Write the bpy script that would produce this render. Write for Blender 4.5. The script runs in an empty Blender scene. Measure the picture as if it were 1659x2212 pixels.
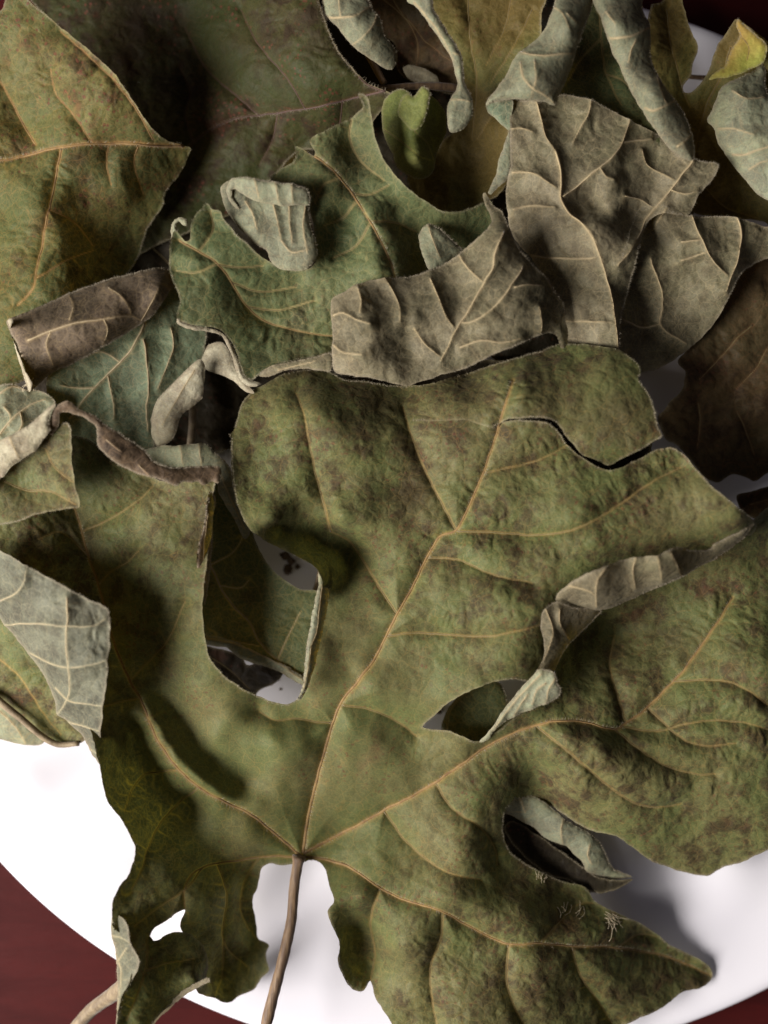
import bpy, math, random
import numpy as np
from mathutils import Vector
random.seed(7)
rng = np.random.default_rng(11)

# ------------------------------------------------------------------ camera, world, light
U = 0.000125                 # metres per drawing unit
CX, CY = 829.5, 1106.0       # drawing units, middle of the view
CAMH = 2600.0                # camera height over the leaves, drawing units
PLATE_Z = -210.0
sc = bpy.context.scene
COL = sc.collection
def W(x, y, z):
    """drawing position (x right, y down, measured at height z) -> metres"""
    k = (CAMH - z) / CAMH
    return ((x - CX) * k * U, -(y - CY) * k * U, z * U)
cam_d = bpy.data.cameras.new('camera')
cam = bpy.data.objects.new('camera', cam_d)
COL.objects.link(cam)
cam.location = (0, 0, CAMH * U)
cam_d.sensor_fit = 'VERTICAL'
cam_d.sensor_height = 24.0
cam_d.lens = 12.0 / (1106.0 / CAMH)
cam_d.clip_start = 0.01
cam_d.clip_end = 20
cam_d.dof.use_dof = True
cam_d.dof.focus_distance = (CAMH - 30) * U
cam_d.dof.aperture_fstop = 3.2
sc.camera = cam

world = bpy.data.worlds.new("World")
sc.world = world
world.use_nodes = True
bg = world.node_tree.nodes['Background']
bg.inputs[0].default_value = (0.78, 0.74, 0.90, 1)
bg.inputs[1].default_value = 0.06

def window_lamp(name, az, el, dist, sx, sy, power, color):
    ld = bpy.data.lights.new(name, 'AREA')
    ld.shape = 'RECTANGLE'; ld.size = sx; ld.size_y = sy
    ld.energy = power; ld.color = color
    o = bpy.data.objects.new(name, ld)
    a, e = math.radians(az), math.radians(el)
    o.location = (dist*math.cos(e)*math.cos(a), dist*math.cos(e)*math.sin(a), dist*math.sin(e))
    o.rotation_euler = (-o.location).to_track_quat('-Z', 'Y').to_euler()
    COL.objects.link(o)
    return o
window_lamp('window_light', 199, 31, 0.85, 0.50, 0.54, 24.0, (1.0, 0.96, 0.915))
sc.view_settings.view_transform = 'Standard'
sc.view_settings.look = 'None'
sc.view_settings.exposure = 0.0
sc.view_settings.gamma = 1.0
sc.cycles.max_bounces = 7; sc.cycles.diffuse_bounces = 4; sc.cycles.transmission_bounces = 4

# ------------------------------------------------------------------ noise in numpy
_perm = rng.permutation(4096)
_ang = rng.random(4096) * 2 * math.pi
_gx, _gy = np.cos(_ang), np.sin(_ang)
def perlin(x, y, seed=0):
    x = np.asarray(x, float); y = np.asarray(y, float)
    xi = np.floor(x).astype(np.int64); yi = np.floor(y).astype(np.int64)
    xf = x - xi; yf = y - yi
    u = xf*xf*xf*(xf*(xf*6-15)+10); v = yf*yf*yf*(yf*(yf*6-15)+10)
    def g(ix, iy, fx, fy):
        h = _perm[(_perm[(ix + seed*131) & 4095] + iy) & 4095]
        return _gx[h]*fx + _gy[h]*fy
    a = g(xi, yi, xf, yf); b = g(xi+1, yi, xf-1, yf)
    c = g(xi, yi+1, xf, yf-1); d = g(xi+1, yi+1, xf-1, yf-1)
    return ((a*(1-u)+b*u)*(1-v) + (c*(1-u)+d*u)*v) * 1.5
def fbm(x, y, seed=0, o=3):
    r = 0; a = 1.0
    for k in range(o):
        r = r + a*perlin(x*2**k, y*2**k, seed+k*7); a *= 0.5
    return r

# ------------------------------------------------------------------ drawing helpers
def V(s):
    n = [float(t) for t in s.replace(',', ' ').split()]
    return [(n[i], n[i+1]) for i in range(0, len(n), 2)]
def Q(k, s):
    ox = 829.5 if k in (2, 4) else 0; oy = 1106 if k in (3, 4) else 0
    return [(x/2+ox, y/2+oy) for x, y in V(s)]
def V3(s):
    n = [float(t) for t in s.replace(',', ' ').split()]
    return [(n[i], n[i+1], n[i+2]) for i in range(0, len(n), 3)]
def smooth(P, closed=True, step=4.0, jit=0.0, seed=0):
    """Catmull-Rom through the points, resampled, with a little wobble along the normal"""
    P = np.array(P, float); n = len(P)
    out = []
    segs = n if closed else n-1
    for i in range(segs):
        if closed: p0, p1, p2, p3 = P[i-1], P[i], P[(i+1) % n], P[(i+2) % n]
        else: p0, p1, p2, p3 = P[max(i-1, 0)], P[i], P[i+1], P[min(i+2, n-1)]
        L = np.hypot(*(p2-p1)[:2]); m = max(1, int(L/step))
        l0 = max(np.hypot(*(p1-p0)[:2]), 1e-3); l2 = max(np.hypot(*(p3-p2)[:2]), 1e-3)
        m1 = (p2-p0)*L/(L+l0); m2 = (p3-p1)*L/(L+l2)
        t = (np.arange(m)/m)[:, None]
        out.append((2*t**3-3*t**2+1)*p1 + (t**3-2*t**2+t)*m1 + (-2*t**3+3*t**2)*p2 + (t**3-t**2)*m2)
    if not closed: out.append(P[-1:])
    R = np.concatenate(out)
    if jit:
        T = np.roll(R, -1, 0)-np.roll(R, 1, 0) if closed else np.gradient(R, axis=0)
        T = T[:, :2]/np.maximum(np.hypot(T[:, 0], T[:, 1]), 1e-6)[:, None]
        s = np.arange(len(R))*step
        d = jit*(perlin(s/26.0, s*0+seed*3.7, 5)+0.6*perlin(s/9.0, s*0+seed*1.3, 9)+.5*np.abs(perlin(s/5.0, s*0+seed*2.1, 13))*(perlin(s/60, s*0+seed, 15) > .1))
        R[:, 0] += -T[:, 1]*d; R[:, 1] += T[:, 0]*d
    return R

def tps(ctrl, s=0.0):
    C = np.array(ctrl, float); P = C[:, :2]/200.0; n = len(P)
    if n == 1: return lambda x, y: np.full(np.shape(x), C[0, 2])
    if n == 2:
        d = P[1]-P[0]
        return lambda x, y: C[0, 2]+(C[1, 2]-C[0, 2])*np.clip(((x/200-P[0, 0])*d[0]+(y/200-P[0, 1])*d[1])/(d@d), -.3, 1.3)
    def k(r2): return 0.5*r2*np.log(r2+1e-9)
    D = ((P[:, None]-P[None])**2).sum(-1)
    A = np.zeros((n+3, n+3)); A[:n, :n] = k(D)+np.eye(n)*(s+1e-6)
    A[:n, n] = 1; A[:n, n+1:] = P; A[n, :n] = 1; A[n+1:, :n] = P.T
    A[n:, n:] -= np.eye(3)*1e-9
    w = np.linalg.solve(A, np.concatenate([C[:, 2], np.zeros(3)]))
    def f(x, y):
        x = np.asarray(x)/200.0; y = np.asarray(y)/200.0
        r = w[n]+w[n+1]*x+w[n+2]*y
        for i in range(n): r = r+w[i]*k((x-P[i, 0])**2+(y-P[i, 1])**2)
        return r
    return f

class Grid:
    def __init__(s, polys, h, pad=6):
        A = np.concatenate(polys)
        s.h = h
        s.i0 = int(math.floor((A[:, 0].min()-pad)/h)); s.i1 = int(math.ceil((A[:, 0].max()+pad)/h))
        s.j0 = int(math.floor((A[:, 1].min()-pad)/h)); s.j1 = int(math.ceil((A[:, 1].max()+pad)/h))
        s.x = np.arange(s.i0, s.i1+1)*h; s.y = np.arange(s.j0, s.j1+1)*h
        s.X, s.Y = np.meshgrid(s.x, s.y)
    def fill(s, poly):
        """which cells have their centre inside the polygon"""
        cy = s.y[:-1]+s.h/2; cx = s.x[:-1]+s.h/2
        M = np.zeros((len(cy), len(cx)), bool)
        x1, y1 = poly[:, 0], poly[:, 1]; x2, y2 = np.roll(x1, -1), np.roll(y1, -1)
        for r, yy in enumerate(cy):
            c = (y1 <= yy) != (y2 <= yy)
            if not c.any(): continue
            xs = np.sort(x1[c]+(yy-y1[c])*(x2[c]-x1[c])/(y2[c]-y1[c]))
            M[r] = (np.searchsorted(xs, cx) % 2).astype(bool)
        return M
    def dist(s, line, closed, R):
        """distance to a polyline inside a band R; also arc length and nearest point"""
        sh = s.X.shape
        D = np.full(sh, 1e6); S = np.zeros(sh); NX = s.X.copy(); NY = s.Y.copy()
        P = np.asarray(line)[:, :2]
        Q_ = np.roll(P, -1, 0) if closed else P[1:]
        A_ = P if closed else P[:-1]
        arc = 0.0
        for a, b in zip(A_, Q_):
            d = b-a; L = math.hypot(*d)
            if L < 1e-6: continue
            ia = max(0, int((min(a[0], b[0])-R)/s.h)-s.i0); ib = min(sh[1], int((max(a[0], b[0])+R)/s.h)-s.i0+2)
            ja = max(0, int((min(a[1], b[1])-R)/s.h)-s.j0); jb = min(sh[0], int((max(a[1], b[1])+R)/s.h)-s.j0+2)
            if ia >= ib or ja >= jb: arc += L; continue
            sl = (slice(ja, jb), slice(ia, ib))
            xx, yy = s.X[sl], s.Y[sl]
            t = np.clip(((xx-a[0])*d[0]+(yy-a[1])*d[1])/(L*L), 0, 1)
            px, py = a[0]+t*d[0], a[1]+t*d[1]
            r = np.hypot(xx-px, yy-py)
            m = r < D[sl]
            D[sl] = np.where(m, r, D[sl]); S[sl] = np.where(m, arc+t*L, S[sl])
            NX[sl] = np.where(m, px, NX[sl]); NY[sl] = np.where(m, py, NY[sl])
            arc += L
        return D, S, NX, NY

# ------------------------------------------------------------------ materials
def newmat(name):
    m = bpy.data.materials.new(name); m.use_nodes = True
    nt = m.node_tree; nt.nodes.clear()
    return m, nt
class NB:
    def __init__(s, nt): s.nt = nt
    def n(s, t, **kw):
        o = s.nt.nodes.new(t)
        for k, v in kw.items():
            if k.startswith('i_'):
                key = k[2:]; key = int(key) if key.isdigit() else key.replace('_', ' ')
                s.set(o.inputs[key], v)
            else: setattr(o, k, v)
        return o
    def set(s, sock, v):
        if isinstance(v, bpy.types.NodeSocket): s.nt.links.new(v, sock)
        elif isinstance(v, bpy.types.Node): s.nt.links.new(v.outputs[0], sock)
        else: sock.default_value = v
    def math(s, op, a, b=0.0, clamp=False):
        o = s.n('ShaderNodeMath', operation=op, use_clamp=clamp); s.set(o.inputs[0], a); s.set(o.inputs[1], b); return o.outputs[0]
    def mix(s, f, a, b, blend='MIX'):
        o = s.n('ShaderNodeMix', data_type='RGBA', blend_type=blend)
        s.set(o.inputs['Factor'], f)
        for k, v in ((6, a), (7, b)):
            s.set(o.inputs[k], v if not isinstance(v, tuple) else (*v[:3], 1))
        return o.outputs[2]
    def ramp(s, f, a, b, lo=0.0, hi=1.0):
        o = s.n('ShaderNodeMapRange', interpolation_type='SMOOTHSTEP'); s.set(o.inputs[0], f)
        for i, v in zip((1, 2, 3, 4), (a, b, lo, hi)): s.set(o.inputs[i], v)
        return o.outputs[0]
    def noise(s, vec, scale, detail=4, rough=.55, dist=0.0):
        return s.n('ShaderNodeTexNoise', i_Vector=vec, i_Scale=scale, i_Detail=detail, i_Roughness=rough, i_Distortion=dist)
    def attr(s, name): return s.n('ShaderNodeAttribute', attribute_name=name).outputs['Fac']

def leafmat(name, g1, g2, br, vein_top, u1, u2, uvein, brown=0.5, trans=(0.12, 0.10, 0.018), tf=0.24, red=0.25, soft=1.0, ymix=None):
    m, nt = newmat(name); b = NB(nt)
    co = b.n('ShaderNodeTexCoord').outputs['Object']
    nz = b.noise(co, 260, 3)
    off = b.n('ShaderNodeVectorMath', operation='SCALE'); b.set(off.inputs[0], nz.outputs['Color']); off.inputs['Scale'].default_value = 0.0022
    cw = b.n('ShaderNodeVectorMath', operation='ADD'); b.set(cw.inputs[0], co); b.set(cw.inputs[1], off)
    cw = cw.outputs[0]
    vn, ed, ti, la = b.attr('vein'), b.attr('edge'), b.attr('tint'), b.attr('lad')
    # fine network of veinlets, two sizes
    def net(scale, w):
        v = b.n('ShaderNodeTexVoronoi', feature='DISTANCE_TO_EDGE', i_Vector=cw, i_Scale=scale)
        return b.ramp(v.outputs[0], 0.0, w, 1.0, 0.0), v
    n1, v1 = net(250, 0.030)
    n2, v2 = net(720, 0.10)
    netw = b.math('MAXIMUM', b.math('MULTIPLY', n1, 0.75), b.math('MULTIPLY', n2, 0.30))
    netw = b.math('MAXIMUM', netw, b.math('MULTIPLY', la, 0.9))
    # upper side
    big = b.noise(co, 38, 5, .6); mid = b.noise(cw, 150, 6, .68); fine = b.noise(co, 620, 6, .75); grain = b.ramp(b.noise(co, 2600, 2, .6).outputs[0], .32, .68, .87, 1.11)
    base = b.mix(b.ramp(big.outputs[0], .38, .62), g1, g2)
    base = b.mix(b.ramp(fine.outputs[0], .35, .70, 0, .35), base, tuple(c*0.45 for c in g1))
    wi = b.attr('wild')
    bm = b.math('MULTIPLY', b.ramp(mid.outputs[0], .43, .62), b.ramp(b.noise(co, 22, 4, .6).outputs[0], .62-.34*brown, .80-.34*brown))
    bm = b.math('MULTIPLY', bm, wi)
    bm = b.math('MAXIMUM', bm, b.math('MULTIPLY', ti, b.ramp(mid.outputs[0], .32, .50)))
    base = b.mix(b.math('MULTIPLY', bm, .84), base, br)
    spk = b.n('ShaderNodeTexVoronoi', feature='F1', i_Vector=cw, i_Scale=620)
    sp = b.math('MULTIPLY', b.ramp(spk.outputs[0], .14, .36, 1, 0), b.ramp(b.noise(co, 60, 3).outputs[0], .48, .60))
    base = b.mix(b.math('MULTIPLY', sp, red*2), base, (0.11, 0.035, 0.022))
    rb = b.ramp(b.noise(cw, 75, 4, .6).outputs[0], .63, .74)
    base = b.mix(b.math('MULTIPLY', rb, red), base, (0.15, 0.06, 0.035))
    if ymix: base = b.mix(b.ramp(b.noise(co, 30, 4, .6).outputs[0], .42, .60), base, ymix)
    top = b.mix(b.math('MULTIPLY', netw, .34), base, vein_top)
    top = b.mix(b.math('MULTIPLY', vn, .75), top, vein_top)
    top = b.mix(b.math('MULTIPLY', ed, .36), top, (0.30, 0.25, 0.15))
    # lower side: pale felt with raised cream veins
    un = b.mix(b.ramp(big.outputs[0], .36, .62), u1, u2)
    un = b.mix(b.ramp(mid.outputs[0], .42, .60, 0, .55), un, (u2[0]*.55, u2[1]*.46, u2[2]*.50))
    un = b.mix(b.math('MULTIPLY', ti, b.ramp(mid.outputs[0], .30, .60, .4, 1)), un, tuple(c*0.36 for c in u2))
    un = b.mix(b.ramp(fine.outputs[0], .42, .75, 0, .4), un, tuple(min(1, c*1.3) for c in u1))
    un = b.mix(b.math('MULTIPLY', netw, .42), un, uvein)
    un = b.mix(b.math('MULTIPLY', vn, .8), un, uvein)
    un = b.mix(b.math('MULTIPLY', ed, .35), un, (0.36, 0.29, 0.20))
    bf = b.n('ShaderNodeNewGeometry').outputs['Backfacing']
    colr = b.mix(bf, top, un)
    gs = b.n('ShaderNodeVectorMath', operation='SCALE'); b.set(gs.inputs[0], colr); b.set(gs.inputs['Scale'], grain); colr = gs.outputs[0]
    # relief: cells between veinlets bulge, felt grain
    hgt = b.math('ADD', b.math('MULTIPLY', b.ramp(v1.outputs[0], 0, .35), .9), b.math('MULTIPLY', b.ramp(v2.outputs[0], 0, .4), .28))
    hgt = b.math('ADD', hgt, b.math('MULTIPLY', mid.outputs[0], 1.3))
    hgt = b.math('ADD', hgt, b.math('MULTIPLY', fine.outputs[0], .55))
    bump = b.n('ShaderNodeBump', i_Height=hgt, i_Distance=0.00019*soft)
    b.set(bump.inputs['Strength'], b.math('ADD', b.math('MULTIPLY', wi, .65), .12))
    pb = b.n('ShaderNodeBsdfPrincipled', i_Base_Color=colr, i_Normal=bump)
    b.set(pb.inputs['Roughness'], b.ramp(mid.outputs[0], .3, .7, .52, .72))
    pb.inputs['Specular IOR Level'].default_value = 0.13
    pb.inputs['Sheen Weight'].default_value = 0.07
    pb.inputs['Sheen Roughness'].default_value = 0.45
    pb.inputs['Sheen Tint'].default_value = (0.8, 0.74, 0.6, 1)
    tnet = b.math('MAXIMUM', b.math('MULTIPLY', la, .9), b.math('MULTIPLY', n2, .28)); tnet = b.math('MAXIMUM', tnet, b.math('MULTIPLY', n1, .3))
    tc = b.mix(b.math('MULTIPLY', b.math('MAXIMUM', tnet, vn), .85), trans, (min(1, trans[0]*8), min(1, trans[1]*5.5), trans[2]*2))
    tc = b.mix(b.math('MULTIPLY', bm, .7), tc, tuple(c*.25 for c in trans))
    tr = b.n('ShaderNodeBsdfTranslucent', i_Color=tc)
    ms = b.n('ShaderNodeMixShader', i_0=tf); b.set(ms.inputs[1], pb); b.set(ms.inputs[2], tr)
    out = b.n('ShaderNodeOutputMaterial'); b.set(out.inputs[0], ms)
    return m

def plainmat(name, c1, c2, scale=400, rough=.6, bump=.0002, stretch=(1, 1, 1), sheen=.2, spec=.3, trans=0):
    m, nt = newmat(name); b = NB(nt)
    co = b.n('ShaderNodeTexCoord').outputs['Object']
    mp = b.n('ShaderNodeMapping', i_Vector=co); mp.inputs['Scale'].default_value = stretch
    n = b.noise(mp.outputs[0], scale, 6, .65)
    colr = b.mix(b.ramp(n.outputs[0], .35, .65), c1, c2)
    bp = b.n('ShaderNodeBump', i_Height=n.outputs[0], i_Distance=bump, i_Strength=.8)
    pb = b.n('ShaderNodeBsdfPrincipled', i_Base_Color=colr, i_Roughness=rough, i_Normal=bp)
    pb.inputs['Sheen Weight'].default_value = sheen
    pb.inputs['Specular IOR Level'].default_value = spec
    out = b.n('ShaderNodeOutputMaterial')
    if trans:
        tr = b.n('ShaderNodeBsdfTranslucent', i_Color=colr); ms = b.n('ShaderNodeMixShader', i_0=trans)
        b.set(ms.inputs[1], pb); b.set(ms.inputs[2], tr); b.set(out.inputs[0], ms)
    else: b.set(out.inputs[0], pb)
    return m

GU1, GU2 = (.225, .235, .140), (.155, .170, .092)      # green underside
TU1, TU2 = (.188, .160, .102), (.118, .102, .066)      # taupe underside
CREAM = (.35, .275, .155)
M = {}
M['main'] = leafmat('olive_dried_leaf', (.104, .118, .041), (.134, .126, .051), (.040, .025, .014), (.30, .19, .062), (.33, .31, .22), (.22, .20, .13), CREAM, brown=.90, trans=(.040, .044, .010), tf=.22)
M['back'] = leafmat('shade_darkened_mottled_leaf', (.036, .043, .013), (.050, .044, .015), (.024, .013, .008), (.065, .038, .018), TU1, TU2, CREAM, brown=.75, red=.4)  # colours lowered to paint the shade this leaf lies in
M['lit'] = leafmat('light_olive_leaf', (.080, .092, .033), (.125, .115, .036), (.035, .020, .009), (.33, .17, .06), GU1, GU2, CREAM, brown=.6, red=.4)
M['green'] = leafmat('green_dried_leaf', (.078, .100, .042), (.105, .120, .050), (.045, .038, .02), (.36, .27, .11), GU1, GU2, CREAM, brown=.25, red=.12)
M['taupe'] = leafmat('taupe_felted_leaf', (.10, .12, .04), (.13, .13, .045), (.05, .035, .018), (.30, .19, .07), TU1, (.135, .122, .070), CREAM, brown=.3)
M['taupegreen'] = leafmat('grey_green_felted_leaf', (.09, .11, .045), (.11, .13, .045), (.05, .035, .018), (.30, .22, .09), (.195, .205, .130), (.145, .145, .095), CREAM, brown=.3)
M['greenunder'] = leafmat('pale_green_felted_leaf', (.085, .13, .045), (.11, .15, .05), (.05, .04, .02), (.34, .25, .10), GU1, (.22, .235, .16), CREAM, brown=.3)
M['darkgreenunder'] = leafmat('blue_green_felted_leaf', (.085, .13, .045), (.11, .15, .05), (.05, .04, .02), (.34, .25, .10), (.15, .190, .115), (.12, .150, .085), CREAM, brown=.3)
M['yellow'] = leafmat('yellowing_leaf', (.28, .30, .060), (.34, .30, .06), (.16, .09, .02), (.30, .17, .05), GU1, GU2, CREAM, brown=.4, trans=(.42, .30, .03), tf=.34, ymix=(.30, .20, .05))
M['amber'] = leafmat('amber_leaf', (.100, .095, .028), (.135, .105, .030), (.05, .026, .010), (.20, .13, .04), GU1, GU2, CREAM, brown=.5, trans=(.16, .11, .02), tf=.26, ymix=(.105, .075, .022))
M['brownunder'] = leafmat('brown_felted_leaf', (.10, .10, .04), (.12, .10, .04), (.05, .03, .02), (.2, .12, .05), (.135, .092, .058), (.085, .055, .034), (.26, .17, .10), brown=.3)
M['greyunder'] = leafmat('grey_felted_leaf', (.10, .10, .04), (.12, .10, .04), (.05, .03, .02), (.2, .12, .05), (.150, .150, .105), (.095, .095, .066), (.30, .27, .17), brown=.3)
M['mauveunder'] = leafmat('mauve_taupe_felted_leaf', (.10, .10, .04), (.12, .10, .04), (.05, .03, .02), (.2, .12, .05), (.150, .112, .078), (.095, .072, .046), (.33, .24, .13), brown=.3)
M['brown'] = leafmat('dark_brown_leaf', (.060, .045, .020), (.085, .055, .024), (.030, .018, .010), (.16, .08, .035), TU1, TU2, CREAM, brown=.6, trans=(.08, .04, .01), tf=.12)
M['deep'] = leafmat('blackish_leaf_gap_shade', (.022, .018, .010), (.030, .022, .012), (.012, .008, .005), (.06, .04, .02), (.04, .03, .02), (.03, .02, .015), (.10, .07, .04), brown=.6, trans=(.02, .01, .004), tf=.06)  # near-black tone; paints the shade where added sheets fill the gaps
M['fresh'] = leafmat('fresh_green_leaf', (.125, .150, .042), (.16, .165, .05), (.07, .06, .02), (.26, .24, .07), GU1, GU2, CREAM, brown=.2, trans=(.18, .20, .03), tf=.26)
M['cream'] = leafmat('cream_felted_leaf', (.10, .12, .04), (.13, .13, .045), (.05, .035, .018), (.30, .19, .07), (.46, .42, .30), (.34, .30, .20), CREAM, brown=.3)
M['veintop'] = plainmat('orange_vein', (.34, .215, .082), (.22, .125, .05), 500, .65, trans=.35)
M['veinred'] = plainmat('russet_vein', (.060, .028, .018), (.04, .018, .012), 500, .65)
M['veinunder'] = plainmat('cream_vein', (.36, .28, .155), (.24, .175, .095), 500, .7)
M['stalk'] = plainmat('stalk_skin', (.20, .125, .065), (.095, .055, .032), 1100, .55, .0003, (1, .06, 1))
M['palestalk'] = plainmat('pale_stalk_skin', (.22, .165, .095), (.12, .082, .045), 900, .6, .0005, (.3, .3, 1))
M['veinthin'] = plainmat('thin_olive_vein', (.21, .17, .070), (.17, .12, .05), 500, .65, trans=.35)
M['fuzz'] = plainmat('leaf_hair', (.30, .255, .18), (.22, .185, .13), 300, .8)
M['crumb'] = plainmat('dry_crumb', (.06, .035, .02), (.12, .08, .05), 800, .8)
M['thread'] = plainmat('pale_fibre', (.62, .52, .36), (.45, .36, .22), 500, .6)

# plate glaze
def platemat():
    m, nt = newmat('white_glaze'); b = NB(nt)
    co = b.n('ShaderNodeTexCoord').outputs['Object']
    n = b.noise(co, 14, 3); d = b.noise(co, 300, 5, .7)
    colr = b.mix(b.ramp(n.outputs[0], .4, .6), (.70, .68, .73), (.74, .72, .76))
    colr = b.mix(b.ramp(d.outputs[0], .68, .80, 0, .25), colr, (.45, .40, .38))
    bp = b.n('ShaderNodeBump', i_Height=n.outputs[0], i_Distance=.0006, i_Strength=.5)
    pb = b.n('ShaderNodeBsdfPrincipled', i_Base_Color=colr, i_Roughness=.12, i_Normal=bp)
    pb.inputs['Coat Weight'].default_value = .4; pb.inputs['Coat Roughness'].default_value = .06
    b.set(b.n('ShaderNodeOutputMaterial').inputs[0], pb)
    return m
M['plate'] = platemat()
def tablemat():
    m, nt = newmat('red_brown_varnished_wood'); b = NB(nt)
    co = b.n('ShaderNodeTexCoord').outputs['Object']
    mp = b.n('ShaderNodeMapping', i_Vector=co); mp.inputs['Scale'].default_value = (1, 5, 1); mp.inputs['Rotation'].default_value = (0, 0, .5)
    n = b.noise(mp.outputs[0], 30, 8, .65, .6); f = b.noise(mp.outputs[0], 220, 5, .7); s = b.noise(co, 700, 3, .6)
    colr = b.mix(b.ramp(n.outputs[0], .25, .75), (.050, .0068, .0062), (.034, .0050, .0048))
    colr = b.mix(b.ramp(f.outputs[0], .5, .75, 0, .3), colr, (.020, .006, .005))
    colr = b.mix(b.ramp(s.outputs[0], .70, .80, 0, .35), colr, (.12, .04, .04))
    bp = b.n('ShaderNodeBump', i_Height=f.outputs[0], i_Distance=.0003, i_Strength=.4)
    pb = b.n('ShaderNodeBsdfPrincipled', i_Base_Color=colr, i_Normal=bp)
    b.set(pb.inputs['Roughness'], b.ramp(n.outputs[0], .3, .7, .48, .62)); pb.inputs['Specular IOR Level'].default_value = .07
    b.set(b.n('ShaderNodeOutputMaterial').inputs[0], pb)
    return m
M['table'] = tablemat()

# ------------------------------------------------------------------ objects
def mesh_obj(name, verts, faces, mat, parent=None, org=(0, 0, 0), attrs=None, smooth_=True):
    verts = np.asarray(verts, np.float32) - np.asarray(org, np.float32)
    me = bpy.data.meshes.new(name)
    if isinstance(faces, np.ndarray):
        me.vertices.add(len(verts)); me.vertices.foreach_set('co', verts.ravel())
        k = faces.shape[1]
        me.loops.add(faces.size); me.loops.foreach_set('vertex_index', faces.astype(np.int32).ravel())
        me.polygons.add(len(faces)); me.polygons.foreach_set('loop_start', np.arange(0, faces.size, k, dtype=np.int32))
        me.update(calc_edges=True)
    else:
        me.from_pydata([tuple(map(float, v)) for v in verts], [], faces)
    me.polygons.foreach_set('use_smooth', np.full(len(me.polygons), smooth_))
    for k, v in (attrs or {}).items():
        a = me.attributes.new(k, 'FLOAT', 'POINT'); a.data.foreach_set('value', np.asarray(v, np.float32))
    me.materials.append(mat)
    me.validate()
    o = bpy.data.objects.new(name, me); COL.objects.link(o)
    if parent: o.parent = parent
    else: o.location = org
    return o
def tag(o, label=None, cat=None, group=None, kind=None):
    for k, v in (('label', label), ('category', cat), ('group', group), ('kind', kind)):
        if v: o[k] = v
    return o
def empty(name, loc):
    o = bpy.data.objects.new(name, None); COL.objects.link(o); o.location = loc
    o.empty_display_size = .01
    return o
def tube(P, R, seg=7, wob=0.0, seed=0, flat=1.0):
    P = np.asarray(P, float); n = len(P)
    T = np.gradient(P, axis=0); T /= np.linalg.norm(T, axis=1)[:, None]+1e-12
    up = np.tile(np.array([[0, 0, 1.0]]), (n, 1))
    S = np.cross(T, up); L = np.linalg.norm(S, axis=1)[:, None]
    S = np.where(L > .05, S/np.maximum(L, 1e-6), np.array([[1.0, 0, 0]])); B = np.cross(S, T)
    R = np.asarray(R, float)*np.ones(n)
    vs = []
    for k in range(seg):
        a = 2*math.pi*k/seg
        rr = R*(1+wob*perlin(np.arange(n)*.35, np.full(n, k*1.7+seed), 3))
        vs.append(P+S*(rr*math.cos(a))[:, None]+B*(rr*math.sin(a)*flat)[:, None])
    vs = np.stack(vs, 1).reshape(-1, 3)
    i = np.arange(n-1)[:, None]*seg; k = np.arange(seg)[None]
    f = np.stack([i+k, i+(k+1) % seg, i+seg+(k+1) % seg, i+seg+k], -1).reshape(-1, 4)
    c0 = len(vs); vs = np.concatenate([vs, P[:1], P[-1:]])
    caps = [[c0, (q+1) % seg, q, q] for q in range(seg)]
    e = (n-1)*seg; caps2 = [[c0+1, e+q, e+(q+1) % seg, e+(q+1) % seg] for q in range(seg)]
    fl = [tuple(r) for r in f]+[tuple(r[:3]) for r in caps]+[tuple(r[:3]) for r in caps2]
    return vs, fl

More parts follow.
